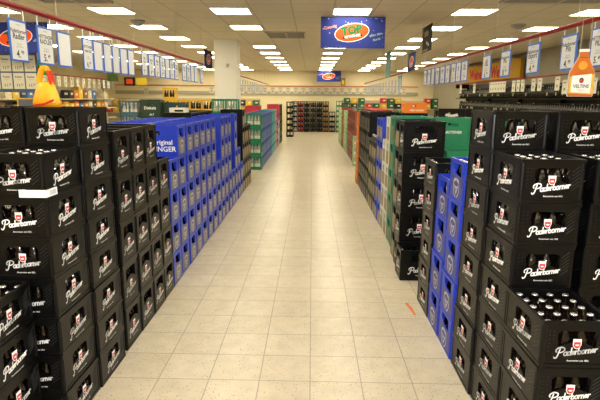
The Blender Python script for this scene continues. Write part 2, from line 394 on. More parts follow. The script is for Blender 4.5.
def emblem(a, M, z, r, m):
    a.ribbon(arc(0, z, r, r * 1.15, 150, 390, 16), r * .16, M, .0014, m)
    a.ribbon([(-r * .55, z + r * .1), (0, z - r * .75), (r * .55, z + r * .1)], r * .2, M, .0015, m)
    a.ribbon([(-r * .3, z - r * .05), (r * .3, z - r * .05)], r * .16, M, .0016, m)
    a.ribbon([(-r * .75, z + r * .62), (-r * .2, z + r * .8)], r * .3, M, .0017, m); a.ribbon([(r * .15, z + r * .8), (r * .75, z + r * .62)], r * .3, M, .0017, m)
def panel_crate(name, W_, H, body, panel, emb=True, text=None, L=.400, slot=(.11, .70, .82), bow=False):
    """crate with an opening over a recessed label panel on its short sides and plain long sides with a handle slot and lettering"""
    a = MB(); L2, W2 = L - .010, W_ - .010
    hs = slant_hole(W2 * .50, H * .66, H * .90)
    shell(a, L2, W2, H, {'long': rect_hole(slot[0], H * slot[1], H * slot[2]), 'short': hs})
    o = a.build(name, body)
    for q, (M, w, k) in enumerate(faces(L2, W2)):
        if q == 2:
            p = MB()
            p.prism([(-w * .40, H * .07), (w * .40, H * .07), (w * .40, H * .60), (-w * .40, H * .60)], M, .0015, 0)
            lp_ = p.build('label_panel', [panel, M_EMB], o)
            if emb:
                p = MB(); emblem(p, M @ Matrix.Translation((0, 0, .0012)), H * .33, W_ * .185, 0)
                p.build('emblem', M_EMB, lp_)['label'] = 'pale round emblem'
    if bow:
        M = faces(L2, W2)[1][0]; t = MB()
        for sx in (-1, 1):
            t.prism([(0, H * .60), (sx * .10, H * .66), (sx * .085, H * .78), (0, H * .72)][::sx], M, .0014, 0)
            t.prism([(sx * .01, H * .60), (sx * .17, H * .50), (sx * .17, H * .53), (sx * .01, H * .65)][::sx], M, .0018, 1)
        t.build('bow_print', [M_EMB, mat('gold_print', (.45, .32, .10), .5)], o)
    if text:
        for M, w, k in faces(L2, W2):
            if k == 'long':
                t = MB()
                for s, sz, zz, dx in text: t.text(s, sz, M @ Matrix.Translation((dx, H * zz, .0008)), 0, bold=.015)
                t.build('lettering', M_WHITE, o)['label'] = 'white lettering'
    return o
BLUE_H = .287
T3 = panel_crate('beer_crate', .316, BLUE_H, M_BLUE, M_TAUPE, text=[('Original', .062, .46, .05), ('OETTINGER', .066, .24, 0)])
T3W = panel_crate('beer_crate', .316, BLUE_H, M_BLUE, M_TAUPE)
T3N1 = panel_crate('beer_crate', .330, .2625, M_BLUE, M_PANEL, text=[('Original', .062, .46, .05), ('OETTINGER', .066, .24, 0)])
T3N0 = panel_crate('beer_crate', .330, .2875, M_BLUE, M_PANEL, text=[('Original', .062, .46, .05), ('OETTINGER', .066, .24, 0)])
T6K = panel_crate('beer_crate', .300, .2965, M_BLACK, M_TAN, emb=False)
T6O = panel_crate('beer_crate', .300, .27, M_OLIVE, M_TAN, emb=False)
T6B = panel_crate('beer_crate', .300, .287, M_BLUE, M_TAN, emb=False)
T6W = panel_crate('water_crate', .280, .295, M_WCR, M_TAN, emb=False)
T6F = panel_crate('beer_crate', .300, .31, M_BLACK, M_BLACK, emb=False, bow=True)
T6G = panel_crate('beer_crate', .300, .300, M_GREEN, mat('olive_tan_panel', (.15, .17, .07), .5), emb=False, text=[('WARSTEINER', .038, .50, -.02)], L=.37)
T6GP = panel_crate('beer_crate', .300, .300, mat('sea_green_plastic', (0.006, 0.17, 0.105), .4), mat('sea_green_plastic', (0.006, 0.17, 0.105), .4), emb=False, L=.37)
T6R = panel_crate('drinks_crate', .300, .275, M_REDC, M_BLACK, emb=False)
T6P = panel_crate('water_crate', .300, .26, M_LGREEN, mat('pale_green_panel', (.30, .42, .22), .5), emb=False)
T5G = panel_crate('beer_crate', .300, .24, M_GREEN, M_GREEN, emb=False, text=[('PILS', .10, .45, 0)], L=.37)
T5D = panel_crate('beer_crate', .300, .3265, M_DGREEN, M_DGREEN, emb=False, text=[('Diebels', .075, .55, 0), ('ALT', .05, .18, .03)])
T5O = panel_crate('beer_crate', .300, .155, M_ORANGE, M_ORANGE, emb=False, text=[('HEFE-WEIZEN', .034, .26, .02)], L=.34, slot=(.125, .52, .80))
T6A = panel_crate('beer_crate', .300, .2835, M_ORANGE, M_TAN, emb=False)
T6N = panel_crate('beer_crate', .300, .2965, M_BLACK, mat('dark_brown_panel', (.035, .022, .016), .45), emb=False)
T6L = panel_crate('water_crate', .300, .33, M_LBLUE, mat('steel_blue_panel', (.07, .12, .30), .45), emb=False)
T6T = panel_crate('water_crate', .300, .33, M_TEAL, M_TEAL, emb=False)
T6C = panel_crate('drinks_crate', .283, .29, M_CRIM, M_CRIM, emb=False)
T6I = panel_crate('drinks_crate', .300, .33, M_PINK, M_PINK, emb=False)
T6D_ = panel_crate('beer_crate', .300, .318, mat('petrol_plastic', (.012, .06, .07), .4), mat('petrol_plastic', (.012, .06, .07), .4), emb=False)
T6D = panel_crate('beer_crate', .300, .29, M_DGREEN, M_BLACK, emb=False)

def open_crate(name, W_, H, body, L=.36):
    """lattice crate: corner posts, base band, top band with bars, bottles show through"""
    a = MB(); L2, W2 = L - .008, W_ - .008
    for sx in (-1, 1):
        for sy in (-1, 1): a.box(sx * (L2 / 2 - .012), sy * (W2 / 2 - .012), H / 2, .024, .024, H - .002)
    for z0, z1 in ((.002, H * .22), (H * .86, H - .001)):
        for sy in (-1, 1): a.box(0, sy * (W2 / 2 - .004), (z0 + z1) / 2, L2, .008, z1 - z0)
        for sx in (-1, 1): a.box(sx * (L2 / 2 - .004), 0, (z0 + z1) / 2, .008, W2, z1 - z0)
    for sy in (-1, 1): a.box(0, sy * (W2 / 2 - .006), H * .54, .02, .010, H * .66)
    for sx in (-1, 1): a.box(sx * (L2 / 2 - .006), 0, H * .54, .010, .02, H * .66)
    a.box(0, 0, .009, L2 - .01, W2 - .01, .012)
    return a.build(name, body)
O_G = open_crate('water_crate', .27, .3325, M_GREEN)
O_K = open_crate('drinks_crate', .31, .255, M_BLACK, .31)
O_P = open_crate('water_crate', .27, .25, M_LGREEN)
O_N = open_crate('drinks_crate', .31, .255, M_BLACK, .31)
O_GR = open_crate('drinks_crate', .30, .26, M_GREEN, .30)
O_Y = open_crate('drinks_crate', .30, .325, M_YELLOW, .36)
O_B = open_crate('water_crate', .30, .27, mat('slate_blue_plastic', (.04, .12, .17), .4), .36)
for q in [o for o in C.objects if o.type == 'MESH' and o.get('category') is None and o.parent is None and o.name.split('.')[0] in ('beer_crate', 'water_crate', 'drinks_crate')]:
    q['_proto'] = 1
PROTO = [o for o in C.objects if o.get('_proto')]
for q in PROTO: del q['_proto']
USED = set()
CRATES = []          # (object, type, L, W, H)
def put(proto, x, y, z, rz, label, cat, group):
    if proto.name in USED: o = copy_tree(proto)
    else: o = proto; USED.add(proto.name)
    o.location = (x, y, z); o.rotation_euler = (0, 0, rz)
    tag(o, label, cat, group)
    return o
def jit(s): return random.uniform(-s, s)

def stack(proto, look, where, X, side, Y0, pitch, depth, counts, H, group, cat='crate', along=False, cols=True, j=.004, jr=.008, z0=0.0, lean=0.0):
    """counts[i] crates high at column i from Y0 away from the viewpoint; aisle face at X, body away from the aisle"""
    res = []
    for i, n in enumerate(counts):
        for k in range(n):
            lay = 'lowest' if k == 0 else ('topmost' if k == n - 1 else nth(k) + ' from floor')
            colm = where if len(counts) == 1 else f'{nth(i)} column, {where}'
            o = put(proto, X + side * depth / 2 + jit(j) - side * lean * (1 - k / max(n - 1, 1)), Y0 + pitch * (i + .5), z0 + k * H + .001 * k * 0, (math.pi / 2 if along else 0) + (math.pi if (side > 0) else 0) + jit(jr),
                    (f'{look} crate, {lay} in {colm}' if n > 1 or len(counts) > 1 else f'{look} crate alone on the floor before {where}').replace(' from floor', ' layer'), cat, group)
            res.append((i, k, n, o))
    return res
PI = math.pi
NEAR = []
# left, near small black crates: long side along the aisle
SB = 'black script'
lw1 = stack(T1, SB, 'nearest eight-high stack, pillar side', -1.235, -1, 2.705, .386, .300, [8], SMALL_H, 'short black crates, pillar side', along=True, lean=0.018)
lw1b = stack(T1, SB, 'back-row eight-high stack, pillar side', -1.235 - .306, -1, 2.705, .386, .300, [8], SMALL_H, 'short black crates, pillar side', along=True, lean=0.018)
lw2 = stack(T1, SB, 'taped seven-high stack, pillar side', -1.248, -1, 2.319, .386, .300, [7], SMALL_H, 'short black crates, pillar side', along=True, lean=0.018)
lw3 = stack(T1, SB, 'four-high stack, pillar side', -1.352, -1, 1.925, .386, .300, [4], SMALL_H, 'short black crates, pillar side', along=True)
NEAR += [('lw1', lw1, -1), ('lw1b', lw1b, -1), ('lw2', lw2, -1), ('lw3', lw3, -1)]
# left, tall black crates
TB = 'tall black script'
lg2 = stack(T2, TB, 'four-column block, pillar side', -1.235, -1, 3.15, .3015, .400, [5, 5, 5, 4], TALL_H, 'tall black crates, pillar side', lean=0.012)
# left, blue crates
lb = stack(T3, 'blue emblem', 'long blue block, pillar side', -1.235, -1, 4.36, .316, .400, [4, 5, 5, 5, 5, 5, 5, 3, 5, 5, 5, 2, 5], BLUE_H, 'blue crates, pillar side')
for e in lb:
    if e[0] != 1:
        for ch in list(e[3].children):
            if ch.name.startswith('lettering'): bpy.data.objects.remove(ch)
lb2 = stack(T3W, 'plain blue', 'low blue end of the block, pillar side', -1.235, -1, 8.47, .318, .400, [3, 2], BLUE_H, 'blue crates, pillar side')
lbb = stack(T3W, 'blue back-row', 'back row behind the blue block', -1.235 - .41, -1, 4.70, .3185, .400, [5, 5, 5, 5, 5, 5], BLUE_H, 'blue back-row crates')
lkb = stack(T6K, 'black back-row', 'back row behind the far black crates', -1.235 - .42, -1, 7.0, .301, .400, [5, 5, 5, 5, 5], TALL_H, 'black back-row crates')
# left, black with tan panels
lk = stack(T6K, 'black tan-panelled', 'black block past the blue, pillar side', -1.235, -1, 9.11, .298, .400, [5, 4, 4, 4], TALL_H, 'black tan-panelled crates, pillar side')
# green water crates then steel blue etc
lgr = stack(O_G, 'green lattice water', 'green stack past the black block', -1.19, -1, 12.02, .27, .36, [4], .3325, 'green lattice crates', cat='crate')
lsb = stack(T6L, 'steel blue water', 'steel blue block behind the green stack', -1.20, -1, 12.31, .302, .400, [4] * 10, .33, 'steel blue crates')
lte = stack(T6T, 'teal water', 'teal stacks past the steel blue block', -1.20, -1, 15.4, .302, .400, [4] * 4, .33, 'teal crates')
lpi = stack(T6I, 'dusty pink drinks', 'pink stacks past the teal crates', -1.20, -1, 16.65, .302, .400, [4, 4, 4], .33, 'pink crates')
ln = stack(T3W, 'small far blue', 'far blue stacks past the pink crates', -1.20, -1, 17.6, .318, .400, [4, 4], BLUE_H, 'far blue crates')
lw_ = stack(T6W, 'white water', 'white stacks under crimson crates', -1.20, -1, 18.3, .285, .400, [3, 3, 3], .295, 'far white crates')
lcr = stack(T6C, 'crimson drinks', 'crimson top over white stacks', -1.20, -1, 18.3, .285, .400, [2, 2, 2], .29, 'crimson crates', z0=3 * .295)
ldk = stack(T6D, 'dark green', 'far end block, pillar side', -1.19, -1, 19.3, .302, .400, [5] * 4, .29, 'far dark green crates')
lcb = stack(T6C, 'crimson back-row', 'crimson back row behind the steel blue block', -1.62, -1, 15.6, .302, .400, [5, 5, 5], .29, 'crimson back-row crates')
# stack at the far end before the back wall
O_F = T6D
fdk = []
for i in range(2):
    pass
lfe = stack(O_K, 'black lattice', 'loose black stack standing before the back wall', -.76, -1, 22.45, .315, .42, [6, 6], .255, 'black lattice crates before the back wall')
# the stacks along the back wall
BWC = ['pale', 'red', 'dark', 'brown', 'dark', 'yellow']
BACK = []
for c in range(6):
    for k in range(6):
        o = put(O_K, -.90 + .318 * c, 26.2, k * .255, 0, f'black lattice crate, {nth(k)} from floor in {nth(c)} back wall stack with {BWC[c]} bottles', 'crate', 'lattice crates along the back wall')
        BACK.append((c, k, o))
for k in range(4):
    put(O_N, .90 + .12, 26.2, k * .255, 0, f'black lattice crate, {nth(k)} from floor in the low last back wall stack', 'crate', 'lattice crates along the back wall')
for k in range(6):
    put(O_GR, 1.36, 26.1, k * .24 * 1.083, 0, f'green lattice crate, {nth(k)} from floor beside the low back wall stack', 'crate', 'green lattice crates by the back wall')

# right, near small black
rw3 = stack(T1, SB, 'four-high open stack, wine side', .940, 1, 1.933, .386, .300, [4], SMALL_H, 'short black crates, wine shelf side', along=True)
rw2 = stack(T1, SB, 'seven-high aisle stack, wine side', .957, 1, 2.319, .386, .300, [7], SMALL_H, 'short black crates, wine shelf side', along=True, lean=0.022)
rw2b = stack(T1, SB, 'seven-high back-row stack, wine side', .957 + .336, 1, 2.319, .386, .300, [7], SMALL_H, 'short black crates, wine shelf side', along=True, lean=0.022)
rw1 = stack(T1, SB, 'eight-high aisle stack, wine side', .946, 1, 2.706, .386, .300, [8], SMALL_H, 'short black crates, wine shelf side', along=True, lean=0.022)
rw1b = stack(T1, SB, 'eight-high back-row stack, wine side', .946 + .332, 1, 2.706, .386, .300, [8], SMALL_H, 'short black crates, wine shelf side', along=True, lean=0.022)
NEAR += [('rw3', rw3, 1), ('rw2', rw2, 1), ('rw2b', rw2b, 1), ('rw1', rw1, 1), ('rw1b', rw1b, 1)]
rb1 = stack(T3N1, 'blue emblem', 'taller blue stack, wine side', .942, 1, 3.115, .33, .400, [5], .2625, 'blue crates, wine shelf side', lean=0.016)
rb0 = stack(T3N0, 'blue emblem', 'lower blue stack, wine side', .942, 1, 3.447, .33, .400, [4], .2875, 'blue crates, wine shelf side', lean=0.014)
rdk = stack(T1, SB, 'six-high aisle stack past the blue', .928, 1, 3.781, .372, .300, [6], SMALL_H, 'short black crates, wine shelf side', along=True, lean=0.01)
rdk2 = stack(T1, SB, 'six-high stack behind the lower blue', .928 + .31, 1, 3.781, .372, .300, [6], SMALL_H, 'short black crates, wine shelf side', along=True, lean=0.01)
NEAR += [('rdk', rdk, 1), ('rdk2', rdk2, 1)]
# the tall black stack facing up the aisle with one crate on the floor in front of it
riso = stack(T2, TB, 'the stack behind the floor crate', .880, 1, 4.905, .301, .400, [5], TALL_H * 1.0, 'tall black crates, wine shelf side')
rfl = stack(T2, TB, 'the tall black stack by the aisle', .852, 1, 4.60, .301, .400, [1], TALL_H, 'tall black crates, wine shelf side')
rk = stack(T6K, 'black tan-panelled', 'the column behind the tall black stack', .892, 1, 5.21, .300, .400, [5], TALL_H, 'black tan-panelled crates, wine shelf side')
rg = stack(T6GP, 'plain sea green', 'the sea green column by the aisle', .93, 1, 5.53, .301, .370, [5], .300, 'sea green crates')
rg += stack(T6G, 'green tan-panelled', 'the column past the sea green one', .93, 1, 5.832, .301, .370, [5], .300, 'green tan-panelled crates')
rgb = stack(T6G, 'green white-lettered', 'the second green row', .93 + .375, 1, 5.43, .301, .370, [5], .300, 'green lettered crates')
rgc = stack(T6G, 'green white-lettered', 'the third green row', .93 + .75, 1, 5.43, .301, .370, [5], .300, 'green lettered crates')
rgl = stack(T5G, 'short green white-lettered', 'the green stack before the second green row', 1.30, 1, 4.93, .301, .370, [5], .24, 'short green lettered crates')
rwh = stack(T6W, 'white tan-panelled', 'white columns past the green block', .93, 1, 6.15, .283, .400, [5, 4], .295, 'white tan-panelled crates')
rbl = stack(T6B, 'blue tan-panelled', 'blue columns past the white crates', .93, 1, 6.75, .301, .400, [5, 5], .287, 'blue tan-panelled crates')
rol = stack(T6O, 'olive tan-panelled', 'olive columns past the blue ones', .93, 1, 7.37, .301, .400, [4, 4, 4], .27, 'olive crates')
rbk = stack(T6N, 'black brown-panelled', 'black columns before the orange one', .93, 1, 8.29, .301, .400, [5] * 6, TALL_H, 'black brown-panelled crates, wine shelf side')
ror = stack(T6A, 'orange far', 'orange column past the black ones', .905, 1, 10.11, .301, .400, [5], .2835, 'orange far crates')
rlo = stack(O_P, 'pale green lattice', 'low pale green stack jutting into the aisle', 1.05, 1, 12.92, .27, .36, [3], .25, 'pale green lattice crates')
rre = stack(T6R, 'rust red', 'first rust red block', 1.10, 1, 13.25, .302, .400, [5] * 9, .275, 'rust red crates')
rp1 = stack(T6P, 'pale green', 'first pale green block', 1.08, 1, 16.05, .302, .400, [5] * 5, .26, 'pale green crates')
rr2 = stack(T6R, 'rust red far', 'second rust red block', 1.07, 1, 17.65, .302, .400, [5] * 3, .275, 'far rust red crates')
rp2 = stack(T6P, 'pale green far', 'last pale green block', 1.06, 1, 18.6, .302, .400, [5] * 6, .26, 'far pale green crates')
rr3 = stack(T6K, 'black back-row', 'pair carrying the orange crate', 1.345, 1, 7.8, .301, .400, [5, 5], TALL_H, 'black back-row crates, wine shelf side')
rk2 = stack(T6F, 'black bow-printed', 'stack behind the green block', 1.90, 1, 7.8, .301, .400, [5], .31, 'black fan-printed crates')
rk3 = stack(T6F, 'black bow-printed', 'outer stack towards the wine shelf', 2.31, 1, 7.8, .301, .400, [5], .31, 'black fan-printed crates')
put(T5O, 1.56, 7.96, 5 * TALL_H, 0, 'bright orange lettered crate lying alone on top of a black stack', 'crate', 'orange crates on the black stack')
# second rows on the pillar side
rgp = []
for q, x in enumerate((-1.94, -1.665)):
    for k in range(5):
        put(O_G, x - .04, 11.0, k * .3325, PI / 2, f'green lattice water crate, {nth(k)} from floor in the {("pillar-ward", "aisle-ward")[q]} stack before the pillar', 'crate', 'green lattice crates before the pillar')
for k in range(5):
    o = put(T5D, -3.04, 9.75, k * .3265, 0, f'dark green lettered crate, {nth(k)} from floor in stack behind blue rows', 'crate', 'dark green lettered crates')
    o.scale = (1, 1, 1)
for k in range(5):
    put(T6D_, -2.62, 9.95, k * .318, 0, f'plain dark green crate, {nth(k)} from floor beside the dark lettered stack', 'crate', 'plain dark green crates')
for k in range(6):
    put(O_B, -3.45, 9.8, k * .27, 0, f'slate blue lattice crate, {nth(k)} from floor beside the dark lettered stack', 'crate', 'slate blue lattice crates')
YB_ = []
for q in range(4):
    for k in range(6 if q == 0 else 5):
        o = put(O_Y, -4.02 + .37 * q, 14.6, k * .325, 0, f'yellow lattice crate, {nth(k)} from floor in {nth(q)} yellow stack left of pillar'.replace(' left of pillar', ' near the pillar'), 'crate', 'yellow lattice crates')
        YB_.append(o)
wbx = MB(); wbx.box(0, 0, .032, .23, .18, .064); wbx.box(.02, -.0905, .024, .12, .002, .026, 1)
wb = wbx.build('carton', [mat('white_carton', (.72, .70, .62), .7), M_BLACK]); wb.location = (-1.86, 7.17, 1.4835)
tag(wb, 'small white carton with dark window on the black back row', 'carton')
for q in PROTO:
    if q.name not in USED:
        for ch in list(q.children): bpy.data.objects.remove(ch)
        bpy.data.objects.remove(q)

# ------------------------------------------------------------------ bottles
def bottle_prof(h, r):
    return [(r * .9, 0), (r, .006), (r, h * .56), (r * .8, h * .66), (r * .46, h * .80), (r * .40, h * .93), (r * .46, h * .945), (r * .44, h * .96)]
def bottle(name, h, r, glass, cap, n=12, label=None):
    o = MB().lathe(bottle_prof(h, r), n, 0).build(name, glass, smooth=True)
    MB().lathe([(r * .52, h * .955), (r * .54, h * .962), (r * .50, h * .99), (r * .38, h)], n, 0).build('bottle_cap', cap, o, smooth=True)
    if label:
        q = MB(); vs = []
        for i in range(6):
            t = PI + (i - 2.5) * .28
            vs += [(r * 1.03 * math.cos(t), r * 1.03 * math.sin(t), h * .20), (r * 1.03 * math.cos(t), r * 1.03 * math.sin(t), h * .42)]
        q.add(vs, [(2 * i, 2 * i + 2, 2 * i + 3, 2 * i + 1) for i in range(5)]).build('bottle_label', label, o, smooth=True)
    return o
B1 = bottle('beer_bottle', .176, .029, M_GLASS, M_CAP)
first_b = [True]; NB = [0]
def put_bottle(x, y, z, label, group):
    o = B1 if first_b[0] else copy_tree(B1); first_b[0] = False
    o.location = (x, y, z); o.rotation_euler = (0, 0, 0); NB[0] += 1
    tag(o, label, 'bottle', group)
SLOTS1 = [(i, j) for i in range(5) for j in range(4)]            # i along the aisle, j across
def slot(o, i, j):
    return (o.location.x - .132 + .088 * .76 * 0 + (-.0 + (j) * .0705) + (.132 - .1058), o.location.y + (i - 2) * .0735)
STUFF = {'brown': [], 'green': [], 'water': [], 'red': [], 'cola': [], 'lemon': []}
open_top = {'rw3': 'the open four-high stack by the wine side', 'rw2': 'the seven-high stack top, wine side', 'rw2b': 'the second row seven-high top, wine side', 'lw2': 'the taped seven-high stack top', 'lw3': 'the four-high stack top, pillar side', 'rdk2': 'the six-high top by the blue crates'}
for nm, res, side in NEAR:
    for (i, k, n, o) in res:
        z = o.location.z + .016
        topopen = k == n - 1 and nm in open_top
        sl = []
        for (a, b) in SLOTS1:
            aisle = (b == 3 and side < 0) or (b == 0 and side > 0)
            front = a == 0
            if topopen and (nm != 'rdk2' or a == 0): sl.append((a, b))
            elif nm in ('lw1', 'rw1', 'rdk'):
                if aisle or (k == n - 1 and front): sl.append((a, b))
            elif nm in ('lw1b', 'rw1b'):
                if k == n - 1 and front: sl.append((a, b))
            elif nm == 'rdk2': pass
            elif nm == 'rw2b':
                if front and k > 2 and False: sl.append((a, b))
            elif aisle or front: sl.append((a, b))
        for (a, b) in sl:
            x, y = slot(o, a, b)
            if topopen:
                put_bottle(x, y, z, f'brown silver-capped bottle in {open_top[nm]}', f'bottles in {open_top[nm]}')
            elif nm in ('rw3', 'rw2', 'lw2') and NB[0] < 298:
                lab = o['label'].replace('black script crate, ', '').replace(' in ', ' crate of ')
                put_bottle(x, y, z, 'brown bottle inside ' + lab, 'bottles inside ' + lab)
            else: STUFF['brown'].append((x, y, z, .176, .029))
def fill(res, kind, h, r, L, W_, nx, ny, rows, zoff=.016):
    """rows: 'x-', 'x+', 'y-', 'all' slots next to those sides"""
    for e in res:
        o = e[3] if isinstance(e, tuple) else e
        for i in range(nx):
            for j in range(ny):
                if rows == 'all' or ('x-' in rows and i == 0) or ('x+' in rows and i == nx - 1) or ('y-' in rows and j == 0):
                    STUFF[kind].append((o.location.x + (-L / 2 + L * (i + .5) / nx) * .9, o.location.y + (-W_ / 2 + W_ * (j + .5) / ny) * .9, o.location.z + zoff, h, r))
fill(lg2, 'brown', .262, .032, .40, .30, 5, 4, 'x+')
fill(lb, 'brown', .258, .032, .40, .31, 5, 4, 'x+')
fill([e for e in lb if e[1] == e[2] - 1 and e[0] in (0, 7, 11)], 'brown', .258, .032, .40, .31, 5, 4, 'all')
fill([e for e in lb if e[0] in (1, 8)], 'brown', .258, .032, .40, .31, 5, 4, 'y-')
fill(rb1 + rb0, 'brown', .238, .031, .40, .31, 5, 4, 'x-')
fill([e for e in riso if e[1] < 4], 'brown', .262, .032, .40, .30, 5, 4, 'y-x-')
fill(rfl, 'brown', .225, .032, .40, .30, 5, 4, 'x-')
fill(lk + rk, 'brown', .262, .032, .40, .30, 5, 4, 'x-x+')
fill(lgr, 'water', .30, .036, .34, .25, 4, 3, 'all')
fill(rlo, 'water', .22, .034, .34, .25, 4, 3, 'x-y-')
fill([e[2] for e in BACK if e[0] == 5], 'lemon', .22, .036, .30, .30, 4, 3, 'y-')
fill([e[2] for e in BACK if e[0] == 0], 'water', .22, .033, .30, .30, 4, 3, 'y-')
fill([e[2] for e in BACK if e[0] == 1], 'cola', .22, .036, .30, .30, 4, 3, 'y-')
fill([e[2] for e in BACK if e[0] in (3,) and e[1] % 2], 'lemon', .20, .033, .30, .30, 4, 3, 'y-')
fill([e[2] for e in BACK if e[0] in (2, 3, 4) and e[1] < 2 and e[0] == 4], 'cola', .20, .033, .30, .30, 4, 3, 'y-')
fill([e[2] for e in BACK if e[0] in (2, 3, 4)], 'brown', .22, .033, .30, .30, 4, 3, 'y-')
fill([e for e in rbk if e[1] == e[2] - 1], 'red', .315, .032, .40, .30, 5, 4, 'all')
fill([e for e in ror + rol if e[1] == e[2] - 1], 'brown', .31, .032, .40, .30, 5, 4, 'all')
fill([e for e in rre if e[1] == e[2] - 1][:4], 'green', .32, .034, .40, .30, 5, 4, 'all')
fill([e for e in rr3 if e[1] == e[2] - 1 and e[0] == 1], 'green', .32, .034, .40, .30, 5, 4, 'all')
fill([q for q in C.objects if q.get('group') == 'green lattice crates before the pillar'], 'water', .28, .036, .25, .34, 3, 4, 'y-')
fill([q for q in C.objects if q.get('group') == 'slate blue lattice crates'], 'water', .21, .036, .34, .28, 4, 3, 'y-')
fill([q for q in YB_], 'red', .25, .036, .34, .28, 4, 3, 'y-')
M_COLA = mat('red_soda_bottle', (.35, .02, .025), .3); M_LEM = mat('amber_soda_bottle', (.40, .22, .03), .3)
CAPM = {'cola': M_RCAP, 'lemon': M_YELLOW, 'brown': M_CAP, 'green': M_GGLASS, 'water': M_LABEL, 'red': M_RCAP}
GLM = {'cola': M_COLA, 'lemon': M_LEM, 'brown': M_GLASS, 'green': M_GGLASS, 'water': M_CLEAR, 'red': M_GLASS}
SL = {'cola': 'red soda bottles packed in the back wall crates', 'lemon': 'amber soda bottles packed in the back wall crates', 'brown': 'brown bottles packed inside the farther beer crates', 'green': 'green bottles standing out of the far red crates', 'water': 'pale bottles packed inside the lattice water crates', 'red': 'red capped bottles packed in the far crates'}
for kd, lst in STUFF.items():
    a = MB()
    for (x, y, z, h, r) in lst:
        T = Matrix.Translation((x, y, z))
        a.lathe([(r, 0), (r, h * .56), (r * .5, h * .78), (r * .42, h * .95)], 8, 0, T)
        a.lathe([(r * .54, h * .945), (r * .48, h)], 8, 1, T)
        if kd == 'water': a.lathe([(r * 1.03, h * .12), (r * 1.03, h * .44)], 8, 2, T, cap=False)
    o = a.build(f'packed_{kd}_glassware', [GLM[kd], CAPM[kd], M_LABEL], smooth=True)
    tag(o, SL[kd], 'bottles', kind='stuff')

# ------------------------------------------------------------------ white tape, bag, orange scrap
tp = MB(); xf = -1.248 + .004; yf = 2.319 - .002; zt = 6 * SMALL_H + .018
tp.box(xf - .064, yf - .003, zt, .128, .004, .036); tp.box(xf + .001, yf + .048, zt, .004, .10, .036)
for i in range(14):
    tp.box(xf - .115 + i * .006, yf - .0054, zt, random.choice((.0015, .0028)), .0008, .022, 1)
    if i < 10: tp.box(xf + .0034, yf + .03 + i * .006, zt, .0008, random.choice((.0015, .0028)), .022, 1)
tag(tp.build('label_strip', [M_WHITE, mat('pale_barcode', (.42, .45, .62), .6)]), 'white barcode strip wrapped round a black crate corner', 'label')

bag = empty('carrier_bag', (-1.512, 2.92, 8 * SMALL_H), math.radians(-8))
M_BAG = mat('orange_bag_film', (0.90, 0.40, 0.010), 0.35, var=.12, scale=14, bump=.6)
def bag_outline(y, k):
    pass
body = MB()
rows = [(-.092, .084, 0, .035), (-.088, .082, .025, .048), (-.076, .072, .06, .046), (-.064, .060, .095, .036), (-.054, .050, .12, .026), (-.046, .044, .138, .014)]
N_ = 14
vs = []
for x0, x1, z, d in rows:
    for i in range(N_):
        t = 2 * PI * i / N_
        vs.append(((x0 + x1) / 2 + (x1 - x0) / 2 * math.cos(t), d * math.sin(t) * (1 + .15 * math.sin(3 * t + z * 60)), z))
fs = []
for k in range(len(rows) - 1):
    for i in range(N_):
        j = (i + 1) % N_; fs.append((k * N_ + i, k * N_ + j, (k + 1) * N_ + j, (k + 1) * N_ + i))
fs.append(tuple(range(N_))[::-1])
body.add(vs, fs, 0).build('bag_body', M_BAG, bag, smooth=True)
for sgn in (-1, 1):
    h = MB()
    pts = [(-.040, sgn * .012, .125), (-.034, sgn * .014, .17), (-.022, sgn * .012, .200), (-.010, sgn * .010, .222), (.008, sgn * .010, .222), (.022, sgn * .012, .200), (.034, sgn * .014, .17), (.040, sgn * .012, .125)]
    for q in range(len(pts) - 1):
        a_, b_ = Vector(pts[q]), Vector(pts[q + 1]); d_ = (b_ - a_).normalized(); p_ = Vector((-d_.z, 0, d_.x)) * .0085; t_ = Vector((0, .002, 0))
        h.add([a_ - p_ - t_, b_ - p_ - t_, b_ + p_ - t_, a_ + p_ - t_, a_ - p_ + t_, b_ - p_ + t_, b_ + p_ + t_, a_ + p_ + t_],
              [(0, 1, 2, 3), (7, 6, 5, 4), (0, 4, 5, 1), (2, 6, 7, 3), (1, 5, 6, 2), (0, 3, 7, 4)], 1 if q > 4 else 0)
    h.build('handle', [M_BAG, mat('red_bag_film', (.65, .03, .02), .4)], bag)
b2 = MB(); b2.add([(-.055, -.054, .006), (.02, -.056, .010), (.075, -.047, .034), (.075, -.049, .046), (.02, -.058, .022), (-.055, -.056, .012)], [(0, 1, 4, 5), (1, 2, 3, 4)], 0)
b2.build('red_band', mat('red_bag_print', (.70, .02, .03), .4), bag)['label'] = 'red printed band'
tag(bag, 'orange plastic carrier bag standing on top of the black crates', 'bag')

sc = MB(); sc.add([(-.02, .12, 0), (.0, .125, .006), (.016, .0, .012), (.02, -.115, .004), (.005, -.12, 0), (-.008, 0, .003)], [(0, 1, 5), (1, 2, 5), (2, 4, 5), (2, 3, 4), (0, 5, 4, 3, 2, 1)], 0)
so = sc.build('plastic_scrap', mat('orange_scrap', (.62, .17, .03), .5)); so.location = (.826, 3.93, .001); so.rotation_euler = (0, 0, .02)
tag(so, 'thin orange scrap lying on the tiles by the blue crates', 'scrap')

